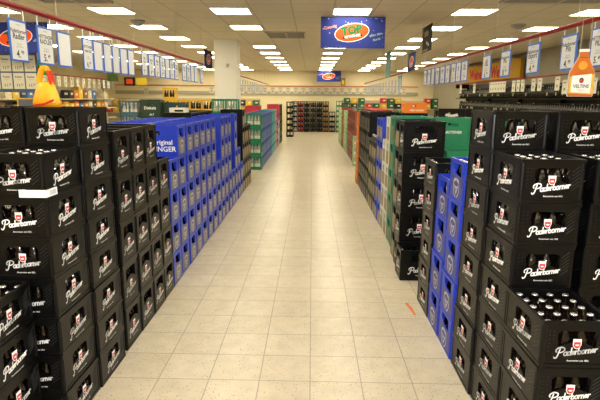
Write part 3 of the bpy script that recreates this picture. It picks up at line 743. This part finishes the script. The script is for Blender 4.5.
# ------------------------------------------------------------------ hanging price rails and cards
M_RAIL = mat('red_rail_paint', (0.24, 0.006, 0.012), 0.45, spec=.25)
M_WIRE = mat('wire_grey', (.45, .42, .36), .5)
ZR = 2.315
def rail(x, y0, y1, label, z=ZR, r=.017):
    e = empty('price_rail', (x, (y0 + y1) / 2, z)); L = y1 - y0
    a = MB(); a.tube([(0, -L / 2, 0), (0, L / 2, 0)], r, 10); a.box(0, 0, -.006, .012, L, .03)
    a.build('rail_tube', M_RAIL, e)
    n = int(L / 1.9)
    for i in range(n + 1):
        MB().tube([(0, -L / 2 + .1 + (L - .2) * i / max(n, 1), 0.01), (0, -L / 2 + .1 + (L - .2) * i / max(n, 1), CEIL - z)], .0025, 6).build('hanger_wire', M_WIRE, e)
    tag(e, label, 'rail')
rail(-2.1, 0.5, 10.0, 'red hanging price rail above the pillar side black and blue crates')
rail(-2.1, 13.4, 24.8, 'thin red far price rail beyond the white pillar', r=.012)
rail(2.2, 0.5, 10.4, 'red hanging price rail above crates on the wine shelf side')
rail(2.2, 12.4, 22.0, 'thin red far price rail behind the teal banner', z=2.315, r=.012)
M_CBLUE = mat('card_frame_blue', (.015, .12, .55), .4)
M_PAPER = mat('card_paper', (.70, .72, .76), .6, var=.02)
M_INK = mat('black_ink', (.012, .012, .014), .6)
def price_card(x, y, side, w, h, z_top, lines, price, label, group, paper=None, frame_m=None):
    """card hung along the rail; side +1 faces +x, -1 faces -x"""
    o = MB().box(0, 0, -h / 2, .008, w, h).build('hanging_price_card', frame_m or M_CBLUE)
    o.location = (x, y, z_top)
    Mf = frame((side * .0045, 0, 0), (0, side, 0), (0, 0, 1))
    p = MB(); b = w * .07
    p.prism([(-w / 2 + b, -h + b), (w / 2 - b, -h + b), (w / 2 - b, -b), (-w / 2 + b, -b)], Mf, .0012, 0)
    Mt = Mf @ Matrix.Translation((0, 0, .0012))
    if lines:
        p.text('im Angebot', .05 * w, Mt @ Matrix.Translation((0, -.12 * h, 0)), 1)
        yy = -.27 * h
        for t, sz in lines:
            p.text(t, sz * w, Mt @ Matrix.Translation((0, yy, 0)), 1, bold=.02); yy -= .13 * h
        p.text('20 x 0,5 l', .07 * w, Mt @ Matrix.Translation((0, -.58 * h, 0)), 1)
        p.text('zzgl. Pfand 3,10', .06 * w, Mt @ Matrix.Translation((0, -.64 * h, 0)), 1)
        p.text(price[0], .32 * w, Mt @ Matrix.Translation((-.09 * w, -.82 * h, 0)), 1, bold=.02)
        p.text(price[1], .17 * w, Mt @ Matrix.Translation((.14 * w, -.77 * h, 0)), 1, bold=.02)
    p.build('paper', [paper or M_PAPER, M_INK], o)
    for sy in (-.4, .4): MB().box(0, sy * w, .02, .004, .012, ZR - z_top - .004 if ZR - z_top > .02 else .02).build('clip', mat('clear_clip', (.72, .72, .70), .3), o)
    for ch in o.children:
        if ch.name.startswith('clip'): ch.location = (0, 0, (ZR - z_top) / 2 - .02)
    tag(o, label, 'price card', group)
    return o
F2 = 507.8
def yl(px): return 2.1 * F2 * .98 / max(1, (313 - px)) - .0      # along the rail from the picture column, pillar side
def yr(px): return 2.2 * F2 * .98 / max(1, (px - 313)) + .0
cl = [((3.61, 3.84), [('Paderborner', .17), ('Radler', .25)], ('4.', '99')), ((3.98, 4.22), [('HETTINGER', .165), ('RADLER', .21)], ('5.', '49')), ((4.29, 4.53), None, None),
      ((4.76, 4.97), [('HETTINGER', .165), ('Hefe Dkl.', .18)], ('6.', '49')), ((4.99, 5.2), None, None), ((5.23, 5.43), None, None), ((5.46, 5.65), None, None), ((5.68, 5.89), None, None), ((5.92, 6.12), None, None),
      ((6.39, 6.6), [('Pils', .25), ('Kiste', .2)], ('7.', '49')), ((6.66, 6.88), [('Export', .22), ('hell', .2)], ('8.', '99')), ((6.92, 7.14), [('Malz', .25), ('fein', .2)], ('8.', '49')), ((7.16, 7.38), [('Alt', .25), ('Kiste', .2)], ('9.', '49')), ((7.41, 7.61), None, None),
      ((7.65, 7.87), [('Lager', .22), ('hell', .2)], ('9.', '29')), ((7.91, 8.12), [('Bock', .22), ('dunkel', .2)], ('9.', '79')), ((8.37, 8.63), [('Kölsch', .22), ('Kiste', .2)], ('9.', '99')), ((8.67, 8.91), [('Weizen', .22), ('hell', .2)], ('8.', '79')), ((8.96, 9.2), None, None), ((9.23, 9.49), None, None), ((9.71, 9.97), [('Pils', .25), ('fein', .2)], ('7.', '99'))]
nb = 0
for i, ((x0, x1), ln_, pr) in enumerate(cl):
    y0, y1 = x0, x1; w = y1 - y0 - .006
    if i < 3: y = (y0 + y1) / 2
    else: y = (y0 + y1) / 2
    if ln_: lab = f'blue-framed price card lettered {ln_[0][0]} {ln_[1][0]} at {pr[0]}{pr[1]} on the pillar side rail'
    else: lab = f'{nth(nb)} blank blue-framed card along the pillar side rail'; nb += 1
    lab = lab.replace('Paderborner', 'with brewery name,').replace('HETTINGER', 'with capitals,')
    price_card(-2.1, y, 1, w, .29, 2.222 if i < 9 else 2.24, ln_, pr, lab, 'price cards, pillar side')
crr = [((4.0, 4.23), [('HETTINGER', .165), ('PILS', .25)], ('5.', '49')), ((4.45, 4.72), [('Paderborner', .17), ('Pils', .25)], ('4.', '99')), ((5.16, 5.45), [('Paderborner', .17), ('Export', .25)], ('4.', '99')), ((5.9, 6.19), [('Krombacher', .16), ('Pils', .25)], ('8.', '99')), ((6.53, 6.83), [('Alt', .25), ('Kiste', .2)], ('6.', '99')),
       ((7.48, 7.77), [('Pils', .25), ('Kiste', .2)], ('7.', '49')), ((7.82, 8.06), [('Alt', .25), ('fein', .2)], ('7.', '99')), ((8.09, 8.32), [('Lager', .22), ('hell', .2)], ('8.', '49')), ((8.44, 8.68), [('Bock', .22), ('hell', .2)], ('8.', '99')), ((8.75, 9.02), [('Malz', .22), ('fein', .2)], ('9.', '49')), ((9.13, 9.37), [('Weizen', .22), ('hell', .2)], ('9.', '99')), ((9.48, 9.68), None, None), ((9.78, 10.01), [('Kölsch', .22), ('hell', .2)], ('9.', '29')), ((10.1, 10.35), [('Radler', .22), ('hell', .2)], ('8.', '29'))]
for i, ((x0, x1), ln_, pr) in enumerate(crr):
    y0, y1 = x0, x1; w = y1 - y0
    if ln_: lab = f'blue-framed price card lettered {ln_[0][0]} {ln_[1][0]} at {pr[0]}{pr[1]} on the wine side rail'
    else: lab = 'blank blue-framed card at the far end of the wine side rail'
    lab = lab.replace('Paderborner', 'with brewery name,').replace('HETTINGER', 'with capitals,').replace('Krombacher', 'in small print,')
    price_card(2.2, (y0 + y1) / 2, -1, w, .30, 2.245, ln_, pr, lab, 'price cards, wine side')
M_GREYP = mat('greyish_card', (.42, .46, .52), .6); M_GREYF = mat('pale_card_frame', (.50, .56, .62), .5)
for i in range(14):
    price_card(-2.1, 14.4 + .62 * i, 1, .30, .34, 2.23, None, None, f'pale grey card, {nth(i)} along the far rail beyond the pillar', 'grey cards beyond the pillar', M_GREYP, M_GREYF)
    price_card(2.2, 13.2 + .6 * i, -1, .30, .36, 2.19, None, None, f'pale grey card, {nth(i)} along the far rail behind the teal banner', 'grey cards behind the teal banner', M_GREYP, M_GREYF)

# ------------------------------------------------------------------ banners
M_NAVY = mat('navy_banner', (.020, .034, .22), .6, spec=.2); M_NAVYD = mat('dark_navy_banner', (.02, .025, .085), .8, spec=.1)
M_OVAL = mat('orange_oval', (.68, .07, .01), .6, spec=.2); M_TOPG = mat('green_letter', (.004, .11, .04), .6, spec=.2)
M_PEACH = mat('peach_script', (.80, .36, .22), .5); M_LIME = mat('pale_green_script', (.36, .50, .36), .5); M_STAR = mat('star_white', (.55, .58, .72), .5)
def banner(loc, rz, w, h, label, big=True, dark=False, wires=0.0):
    e = empty('hanging_banner', loc, rz)
    a = MB(); a.box(0, 0, -h / 2, w, .012, h)
    a.build('board', M_NAVYD if dark else M_NAVY, e)
    for sgn, face in ((-1, frame((0, -.0062, -h / 2), (1, 0, 0), (0, 0, 1))), (1, frame((0, .0062, -h / 2), (-1, 0, 0), (0, 0, 1)))):
        p = MB(); rot = Matrix.Rotation(math.radians(9), 4, 'Z')
        if big:
            rnd = random.Random(3)
            for _ in range(46):
                u, v = rnd.uniform(-.48, .48) * w, rnd.uniform(-.46, .46) * h; r = rnd.choice((.003, .005, .008))
                p.add([(u + r * math.cos(i * PI / 3), v + r * math.sin(i * PI / 3), .0006) for i in range(6)], [tuple(range(6))], 4, face)
        E = face @ Matrix.Translation((-.015 * w if big else 0, .0, 0)) @ rot
        p.prism([(.272 * w * math.cos(i * PI / 16), .292 * h * math.sin(i * PI / 16)) for i in range(32)], E, .001, 1, 1)
        p.prism([(.262 * w * math.cos(i * PI / 16), .272 * h * math.sin(i * PI / 16)) for i in range(32)], E, .0016, 0, 0)
        T = E @ Matrix.Translation((0, 0, .0018))
        p.text('TOP', .34 * h, T @ Matrix.Translation((0, .065 * h, 0)), 2, bold=.07)
        p.prism([(-.155 * w, -.165 * h), (.155 * w, -.165 * h), (.155 * w, -.075 * h), (-.155 * w, -.075 * h)], E, .0022, 3)
        p.text('GETRÄNKE', .105 * h, T @ Matrix.Translation((0, -.12 * h, .001)), 1, bold=.025)
        if big:
            p.text('Günstig', .14 * h, face @ Matrix.Translation((-.355 * w, .17 * h, 0)) @ Matrix.Rotation(math.radians(12), 4, 'Z') , 5, bold=.005)
            p.text('alles zum', .12 * h, face @ Matrix.Translation((.36 * w, -.06 * h, 0)) @ Matrix.Rotation(math.radians(12), 4, 'Z'), 6, bold=.005)
            p.text('durst', .12 * h, face @ Matrix.Translation((.37 * w, -.21 * h, 0)) @ Matrix.Rotation(math.radians(12), 4, 'Z'), 6, bold=.005)
        p.build('printed_logo', [M_OVAL, M_WHITE, M_TOPG, M_INK, M_STAR, M_PEACH, M_LIME], e)
    for sx in (-.46, .46):
        MB().tube([(sx * w, 0, 0), (sx * w, 0, max(.012, CEIL - loc[2]))], .002, 6).build('hanger_wire', M_WIRE, e)
    tag(e, label, 'banner')
k9 = 8.8 / 9.5
banner((.7115 * k9, 8.8, HC + (3.115 - HC) * k9), 0, 1.147 * k9, .54 * k9, 'big blue starry banner with orange oval logo above the aisle')
banner((.82, 26.0, 3.02), 0, 1.19, .52, 'small far blue banner with orange oval near the back wall')
banner((-5.27, 9.3, 2.97), 0, 1.15, .52, 'blue oval-logo banner behind the first price cards')
banner((2.8, 14.95, 2.97), PI / 2, 1.1, .50, 'dark navy banner seen edge-on between aisle banner and wine side', big=False, dark=True)
banner((-2.8, 14.05, 2.92), PI / 2, 1.0, .46, 'dark navy banner seen edge-on beside the white pillar', big=False, dark=True)
banner((-2.9, 19.6, 2.6), PI / 2, 1.0, .42, 'far small navy banner below the one by the pillar', big=False, dark=True)
def poster(name, loc, rz, w, h, mats, label, cat='poster', shapes=(), wire=True):
    e = empty(name, loc, rz)
    MB().box(0, 0, -h / 2, w, .014, h).build('board', mats[0], e)
    if shapes:
        for fr in (frame((0, -.0072, -h / 2), (1, 0, 0), (0, 0, 1)), frame((0, .0072, -h / 2), (-1, 0, 0), (0, 0, 1))):
            p = MB()
            for (u0, v0, u1, v1, m) in shapes: p.prism([(u0 * w, v0 * h), (u1 * w, v0 * h), (u1 * w, v1 * h), (u0 * w, v1 * h)], fr, .001 + .0003 * m, m)
            p.build('print', mats, e)
    if wire:
        for sx in (-.4, .4): MB().tube([(sx * w, 0, 0), (sx * w, 0, max(.01, CEIL - loc[2]))], .002, 6).build('hanger_wire', M_WIRE, e)
    tag(e, label, cat); return e
M_PD = mat('poster_black', (.018, .016, .010), .6, spec=.1); M_PG = mat('poster_gold', (.22, .13, .04), .5)
poster('hanging_poster', (2.0, 9.37, 2.948), PI / 2, .76, .44, [M_PD, M_PG, M_WHITE, M_RED], 'black poster hung edge-on under the ceiling lights', shapes=[(-.48, -.48, -.36, .48, 1), (-.30, -.46, .2, -.40, 1), (.05, -.22, .13, -.12, 2), (.2, -.30, .28, -.20, 2), (-.2, .1, .2, .3, 1)])
M_TB = mat('teal_banner', (.02, .20, .22), .5)
poster('hanging_banner', (2.10, 14.65, 2.96), PI / 2, .85, .70, [M_TB, M_WHITE], 'teal banner hung edge-on beside the aisle banner', 'banner')
poster('hanging_banner', (2.62, 15.7, 2.38), PI / 2, .6, .40, [M_TB, M_WHITE], 'lower small teal banner below the far rail', 'banner', wire=False)
M_GP = mat('bright_green_poster', (.06, .55, .04), .5); M_YP = mat('bright_yellow_poster', (.80, .62, .02), .5)
poster('hanging_poster', (-5.2, 9.9, 2.5), 0, .32, .42, [M_GP, M_YP, M_PD, M_RED], 'bright green and yellow poster behind the orange bag', shapes=[(-.5, .2, .5, .5, 1), (-.5, -.5, .05, -.1, 2), (-.4, -.35, -.1, -.15, 3)])
poster('hanging_poster', (-7.0, 19.8, 2.42), 0, .42, .32, [M_PD, M_OVAL], 'small dark poster with orange spot near the far left wall'.replace('left ', 'cream '), shapes=[(-.3, -.3, .3, .3, 1)])
poster('hanging_poster', (-6.55, 19.85, 2.40), 0, .40, .26, [M_YP], 'small yellow poster beside the dark orange-spot poster')
poster('hanging_poster', (-7.6, 19.7, 2.62), 0, .42, .36, [mat('leaf_green_poster', (.08, .16, .03), .5)], 'small leaf green poster beside the dark orange-spot poster')
gk = poster('hanging_poster', (1.47 + .05, 25.9, 2.68), 0, .22, .38, [mat('gold_brown', (.30, .17, .05), .5), M_YP], 'small gold bottle-shaped poster by the far banner', shapes=[(-.25, -.3, .25, .2, 1)])

# big bottle-shaped advertising sign on the wine side
bs = empty('bottle_sign', (1.985, 3.9, 1.722), math.radians(-14))
half = [(.094, 0), (.100, .012), (.100, .150), (.092, .185), (.070, .225), (.055, .250), (.050, .262), (.044, .268), (.036, .285), (.032, .318)]
half = [(a * .84, b) for a, b in half]
out = [(x, z) for x, z in half] + [(-x, z) for x, z in half[::-1]]
Mb = frame((0, .012, 0), (1, 0, 0), (0, 0, 1))
sg = MB(); sg.prism([(u * 1.05, v * 1.01 - .002) for u, v in out], frame((0, .018, 0), (1, 0, 0), (0, 0, 1)), .018, 0)
sg.build('board', mat('pale_foam_board', (.55, .58, .68), .5), bs)
lq = MB(); lq.prism(out, Mb @ Matrix.Translation((0, 0, .013)), .004, 0)
lq.build('printed_bottle', mat('amber_print', (.60, .15, .006), .35, var=.4, scale=9), bs)
gl = MB(); gl.prism([(.030 * math.cos(i * PI / 8), .222 + .030 * math.sin(i * PI / 8)) for i in range(16)], frame((0, -.0052, 0), (1, 0, 0), (0, 0, 1)), .0006, 0); gl.prism([(-.026, .275), (.026, .275), (.026, .281), (-.026, .281)], frame((0, -.0052, 0), (1, 0, 0), (0, 0, 1)), .0008, 1)
gl.build('printed_neck', [mat('light_amber_print', (.85, .36, .03), .35), mat('dark_amber_print', (.30, .06, .005), .35)], bs)
cp = MB(); cp.prism([(-.030, .318), (.030, .318), (.034, .322), (.032, .338), (-.032, .338), (-.034, .322)], Mb, .02, 0); cp.build('cap', M_WHITE, bs)
fr_ = frame((0, -.0058, 0), (1, 0, 0), (0, 0, 1))
lb_ = MB(); fr_ = fr_ @ Matrix.Diagonal((.84, 1, 1, 1)); lb_.prism([(-.098, .022), (.098, .014), (.098, .16), (-.098, .142)], fr_, .0012, 1)
lb_.prism([(-.078, .030), (.078, .022), (.078, .162), (-.078, .148)], fr_, .0018, 0)
lb_.text('VELTINS', .034, fr_ @ Matrix.Translation((0, .072, .0022)), 2, bold=.02)
lb_.text('Pilsener', .018, fr_ @ Matrix.Translation((0, .046, .0022)), 1)
lb_.prism([(.018 * math.cos(i * PI / 8), .115 + .02 * math.sin(i * PI / 8)) for i in range(16)], fr_, .0024, 2); lb_.prism([(.011 * math.cos(i * PI / 8), .112 + .012 * math.sin(i * PI / 8)) for i in range(16)], fr_, .0028, 3)
lb_.build('label', [M_WHITE, mat('label_gold', (.75, .48, .05), .5), M_INK, M_RED], bs)
for sx in (-.03, .03):
    MB().tube([(sx, 0, .33), (sx, 0, CEIL - 1.715)], .0015, 6).build('hanger_wire', M_WIRE, bs)
tag(bs, 'large orange beer-bottle shaped sign hanging before the wine shelf', 'sign')

# ------------------------------------------------------------------ back wall price band
M_BAND = mat('grey_shelf_band', (.40, .37, .29), .6); M_BRED = mat('bright_red_strip', (.55, .06, .04), .4)
bb = empty('shelf_band', (-2.4, YB - .03, 1.83)); Lb = 15.6
MB().box(0, 0, .09, Lb, .05, .18).build('band_board', M_BAND, bb)
MB().box(0, -.01, .455, Lb, .03, .035).build('red_strip', M_BRED, bb)['label'] = 'red strip'
tag(bb, 'long grey shelf band with red strip along the back wall', 'shelf band')
M_CREAM = mat('cream_card', (.62, .60, .50), .6)
MCARD = MB(); MCARD.box(0, 0, -.15, .22, .006, .30, 0); MCARD.box(0, -.004, -.20, .07, .002, .06, 1); MCARD.box(0, -.004, -.06, .12, .002, .03, 1)
M_INKG = mat('grey_ink', (.22, .21, .19), .6)
mc0 = MCARD.build('hanging_price_card', [M_CREAM, M_INKG]); fc = [True]
def small_card(x, y, z, rz, label, group):
    o = mc0 if fc[0] else copy_tree(mc0); fc[0] = False
    o.location = (x, y, z); o.rotation_euler = (0, 0, rz); tag(o, label, 'price card', group)
for i in range(26):
    small_card(-5.2 + .395 * i, YB - .065, 2.21, 0, f'cream price card, {nth(i)} along the back wall band', 'cream cards on the back wall')
small_card(-8.6, YB - .065, 2.13, 0, 'lone cream price card on the back wall band', 'cream cards on the back wall')

# ------------------------------------------------------------------ price shelving far on the pillar side
M_SHELF = mat('shelf_cream', (.55, .50, .38), .6); M_STEEL = mat('shelf_steel', (.35, .33, .28), .5)
gx = -8.2
gd = empty('shelf_unit', (gx, 13.5, 0))
MB().box(-.27, 0, 1.0, .03, 14.5, 2.0).build('back_panel', M_SHELF, gd)
for zz in (.12, .50, .88, 1.26, 1.60): MB().box(0, 0, zz, .5, 14.5, .03).build('shelf', M_SHELF, gd)
for q in range(7): MB().box(-.2, -7.2 + 2.4 * q, 1.0, .04, .04, 2.0).build('upright', M_STEEL, gd)
MB().tube([(.2, -7.25, 2.36), (.2, 7.25, 2.34)], .018, 8).build('red_rail', M_RAIL, gd)['label'] = 'red rail'
MB().box(-.05, -7.2, 2.17, .5, .03, .4).build('rail_bracket', M_STEEL, gd)
MB().box(-.05, 7.2, 2.17, .5, .03, .4).build('rail_bracket', M_STEEL, gd)
tag(gd, 'long cream shelf unit with red rail beyond the orange bag', 'shelf')
for i in range(26):
    small_card(gx + .215, 9.2 + .44 * i, 2.30, PI / 2, f'cream price card, {nth(i)} under the red rail of the cream shelf unit', 'cream cards under the shelf rail')
# goods on that shelf: every carton a thing
GC = [('red', (.55, .03, .03)), ('blue', (.04, .14, .45)), ('cream', (.62, .55, .38)), ('yellow', (.72, .48, .04)), ('dark green', (.02, .12, .04)), ('white', (.66, .66, .62)), ('orange', (.70, .20, .02)), ('brown', (.22, .10, .04)), ('black', (.02, .02, .02))]
CART = {}
def carton(col, rgb, x, y, z, rz, label, group, s=(1, 1, 1)):
    if col not in CART:
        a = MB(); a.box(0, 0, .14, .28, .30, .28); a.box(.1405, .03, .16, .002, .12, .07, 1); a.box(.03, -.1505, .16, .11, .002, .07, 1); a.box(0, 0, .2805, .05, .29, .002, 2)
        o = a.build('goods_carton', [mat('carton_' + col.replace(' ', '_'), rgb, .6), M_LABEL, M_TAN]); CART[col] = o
    else: o = copy_tree(CART[col])
    o.location = (x, y, z); o.rotation_euler = (0, 0, rz); o.scale = s; tag(o, label, 'carton', group)
rnd = random.Random(11); used = {}
for i in range(38):
    for lv, zz in ((3, 1.275), (4, 1.615)):
        if lv == 4 and rnd.random() < .35: continue
        col, rgb = rnd.choice(GC)
        used[(col, lv)] = used.get((col, lv), -1) + 1
        carton(col, rgb, gx + .02, 6.7 + .36 * i, zz, 0, f'{col} carton, {nth(min(used[(col, lv)], 25))} of its colour on the {("upper", "top")[lv - 3]} shelf of the cream unit', f'{col} cartons on the cream shelf unit', (1, 1, rnd.uniform(.6, .9) if lv == 3 else rnd.uniform(.8, 1.7)))

# low gondola before the back wall, between pillar and cream shelf
g2 = empty('shelf_unit', (-6.2, 24.6, 0))
MB().box(0, .22, .82, 7.4, .03, 1.64).build('back_panel', M_SHELF, g2)
for zz in (.12, .55, .95, 1.30): MB().box(0, 0, zz, 7.4, .44, .03).build('shelf', M_SHELF, g2)
for sx in (-3.68, 0, 3.68): MB().box(sx, .2, .82, .04, .04, 1.64).build('upright', M_STEEL, g2)
tag(g2, 'low cream shelf unit standing before the back wall', 'shelf')
used2 = {}
for i in range(22):
    for lv, zz in enumerate((.965, 1.315)):
        col, rgb = rnd.choice([GC[q] for q in ((2, 0, 3, 2, 4, 8), (4, 8, 8, 5, 2, 3))[lv]])
        used2[(col, lv)] = used2.get((col, lv), -1) + 1
        carton(col, rgb, -9.7 + .335 * i, 24.55, zz, 0, f'{col} carton, {nth(used2[(col, lv)])} of its colour on the {("middle", "top")[lv]} shelf before the back wall', f'{col} cartons before the back wall', (1, 1, .9 if lv else .95))

# cream number board by the first price cards
pb = empty('price_board', (-5.62, 9.66, 1.80))
MB().box(0, 0, .32, .98, .02, .72).build('board', mat('slate_board', (.06, .10, .18), .5), pb)
for sx in (-.4, .4): MB().tube([(sx, 0, .66), (sx, 0, CEIL - 1.80)], .004, 6).build('hanger_wire', M_WIRE, pb)
tag(pb, 'slate price board hanging behind the first price cards', 'board')
for r_ in range(2):
    for c_i in range(4):
        w, h = .205, .29
        o = MB().box(0, 0, -h / 2, w, .006, h).build('hanging_price_card', M_CREAM)
        p = MB(); Mt = frame((0, -.0034, 0), (1, 0, 0), (0, 0, 1))
        p.text('Kasten', .05, Mt @ Matrix.Translation((0, -.07, 0)), 0, bold=.02); p.text('12 x 0,7 l', .022, Mt @ Matrix.Translation((0, -.12, 0)), 0)
        p.text('11.', .075, Mt @ Matrix.Translation((-.012, -.225, 0)), 0, bold=.02); p.text('79', .045, Mt @ Matrix.Translation((.05, -.212, 0)), 0, bold=.02)
        p.build('print', M_INK, o)
        o.location = (-5.96 + .232 * c_i, 9.645, 2.43 - .32 * r_)
        tag(o, f'cream 11.79 price card, {nth(c_i)} in the {("upper", "lower")[r_]} row of the slate board', 'price card', 'cream cards on the slate board')
kb = empty('chalk_board', (-4.62, 8.3, 1.22))
MB().box(0, 0, .22, .30, .02, .40).build('panel', mat('slate_grey', (.11, .13, .17), .6), kb)
fr2 = MB()
for sx in (-.16, .16): fr2.box(sx, 0, .22, .02, .03, .44)
for sz in (.01, .43): fr2.box(0, 0, sz, .34, .03, .02)
fr2.build('frame', M_YELLOW, kb)
for sx in (-.12, .12): MB().box(sx, .03, -.61, .02, .02, 1.22).build('leg', M_YELLOW, kb)
tag(kb, 'small grey chalk board in a yellow frame behind the crates', 'board')

# ------------------------------------------------------------------ wine wall on the right
ws = empty('wine_shelf', (5.72, 13.6, 0)); LW = 12.6
MB().box(.26, 0, 1.05, .03, LW, 2.1).build('back_panel', mat('shelf_black', (.015, .015, .015), .5), ws)
for zz in (.12, .52, .92, 1.30, 1.72): MB().box(0, 0, zz, .5, LW, .025).build('shelf', mat('shelf_dark', (.006, .006, .005), .6, spec=.1), ws)
for q in range(6): MB().box(.19, -LW / 2 + .02 + (LW - .04) / 5 * q, 1.05, .10, .03, 2.1).build('upright', mat('shelf_dark', (.006, .006, .005), .6, spec=.1), ws)
MB().box(-.27, 0, 2.235, .02, LW, .03).build('red_strip', M_RAIL, ws)['label'] = 'red strip'
for q in range(2): MB().box(-.02, (-LW / 2 + .02, LW / 2 - .02)[q], 2.17, .5, .03, .16).build('strip_bracket', mat('shelf_dark', (.006, .006, .005), .6, spec=.1), ws)
MB().box(.26, 4.0, 2.16, .03, LW - 8.0, .12).build('header_panel', MATS['shelf_black'], ws)
tag(ws, 'long dark wine shelf along the grey beige wall', 'shelf')
M_WGL = mat('dark_wine_glass', (.006, .008, .005), .1, spec=.8); M_FOIL = mat('wine_foil_dark', (.03, .012, .012), .3)
M_WLAB = mat('wine_label', (.42, .38, .22), .6)
wb0 = bottle('wine_bottle', .31, .038, M_WGL, M_FOIL, 10, M_WLAB); wb1 = bottle('wine_bottle', .31, .038, M_WGL, M_FOIL, 10)
wb2 = bottle('wine_bottle', .30, .040, M_WGL, M_LABEL, 10); W_USED = set()
for lv, zz in ((3, 1.3135), (4, 1.7335)):
    for i in range(112):
        pw = (wb0, wb1, wb1, wb2, wb1)[rnd.randrange(5)]
        o = copy_tree(pw) if pw.name in W_USED else pw; W_USED.add(pw.name)
        o.location = (5.60, 7.5 + .11 * i + rnd.uniform(-.008, .008), zz)
        tag(o, f'dark wine bottle on the {("upper", "top")[lv - 3]} wine shelf', 'bottle', f'wine bottles on the {("upper", "top")[lv - 3]} shelf')
for i, y in enumerate((8.1, 8.7, 9.4, 10.2, 11.0, 11.35, 11.7, 12.6, 12.95, 13.6, 13.9, 14.2, 14.9, 15.12, 15.34, 15.56, 15.78, 16.0, 17.6, 19.2)):
    small_card(5.44, y, 2.20 - (.08 if i < 6 else 0), -PI / 2, f'narrow cream price tag, {nth(i)} under the red strip of the wine shelf', 'cream tags on the wine shelf')
ys = empty('wall_sign', (XR - .14, 18.1, 2.31))
MB().box(0, 0, .30, .10, 5.6, .56).build('sign_board', mat('mustard_sign', (.50, .27, .004), .6, spec=.2), ys)
tt = MB(); Ms = frame((-.052, 0, .30), (0, -1, 0), (0, 0, 1))
tt.text('Weine der Welt', .50, Ms @ Matrix.Translation((-.3, -.05, 0)), 0, bold=.05)
tt.build('lettering', mat('sign_red', (.45, .012, .008), .6, spec=.2), ys)['label'] = 'red script lettering'
tag(ys, 'mustard yellow wall sign with red lettering above the wine shelf', 'sign')
# dark goods and boxes around the far right
for i in range(16):
    col, rgb = (('dark green', (.02, .09, .04)), ('yellow', (.60, .45, .05)), ('dark green', (.02, .09, .04)), ('orange', (.70, .20, .02)))[(i * 7 + i // 3) % 4]
    z = 0.0
gr = empty('shelf_unit', (3.6, 24.0, 0))
MB().box(0, .22, .80, 4.4, .03, 1.60).build('back_panel', M_SHELF, gr)
for zz in (.12, .52, .92, 1.22): MB().box(0, 0, zz, 4.4, .44, .03).build('shelf', M_SHELF, gr)
for sx in (-2.18, 0, 2.18): MB().box(sx, .2, .8, .04, .04, 1.6).build('upright', M_STEEL, gr)
tag(gr, 'cream shelf unit beyond the pale green crates', 'shelf')
used3 = {}
for i in range(13):
    for lv in range(2):
        if lv == 1 and i in (3, 4, 8, 9, 10): continue
        col, rgb = (('dark green', (.02, .09, .04)), ('yellow', (.60, .45, .05)), ('dark green', (.02, .09, .04)), ('red', (.55, .03, .03)), ('dark green', (.02, .09, .04)), ('black', (.02, .02, .02)))[(i * 5 + lv * 2) % 6]
        used3[(col, lv)] = used3.get((col, lv), -1) + 1
        carton(col, rgb, 1.6 + .335 * i, 23.95, 1.236 + .24 * lv, 0, f'{col} carton, {nth(used3[(col, lv)])} of its colour in the {("lower", "upper")[lv]} layer beyond the pale green crates', f'{col} cartons beyond the pale green crates', (1, 1, .84))
mo = MB(); mo.box(0, 0, .11, .24, .20, .20); mo.box(0, -.101, .12, .19, .004, .13, 1); mo.box(0, 0, .006, .16, .16, .012)
mo = mo.build('monitor', [M_BLACK, mat('screen_grey', (.10, .10, .09), .2)]); mo.location = (1.36, 21.0, 5 * .26); mo.rotation_euler = (0, 0, 0)
mo.location = (1.27, 20.2, 5 * .26)
tag(mo, 'small black box with grey screen on the far pale green crates', 'monitor')
# dark low shelf between the wine wall and the crates
for i in range(9):
    pass

# ------------------------------------------------------------------ light and colour
w = bpy.data.worlds.new('world'); S.world = w; w.use_nodes = True
bg = w.node_tree.nodes['Background']; bg.inputs[0].default_value = (1, .93, .78, 1); bg.inputs[1].default_value = 0.02
fl = bpy.data.lights.new('camera_flash', 'AREA'); fl.shape = 'DISK'; fl.size = .05; fl.energy = 62; fl.color = (.90, .94, 1.0)
fo = bpy.data.objects.new('camera_flash', fl); C.objects.link(fo)
fo.matrix_world = Matrix(((R.x, U.x, -F.x, 0), (R.y, U.y, -F.y, 0), (R.z, U.z, -F.z, HC), (0, 0, 0, 1))) @ Matrix.Translation((0, .10, .02))
S.view_settings.view_transform = 'Standard'; S.view_settings.look = 'None'; S.view_settings.gamma = 1; S.view_settings.exposure = 0.1
S.view_settings.use_curve_mapping = False
S.cycles.max_bounces = 8; S.cycles.diffuse_bounces = 4; S.cycles.glossy_bounces = 3; S.cycles.use_denoising = True
S.cycles.sample_clamp_indirect = 6
try: S.cycles.use_light_tree = True
except Exception: pass
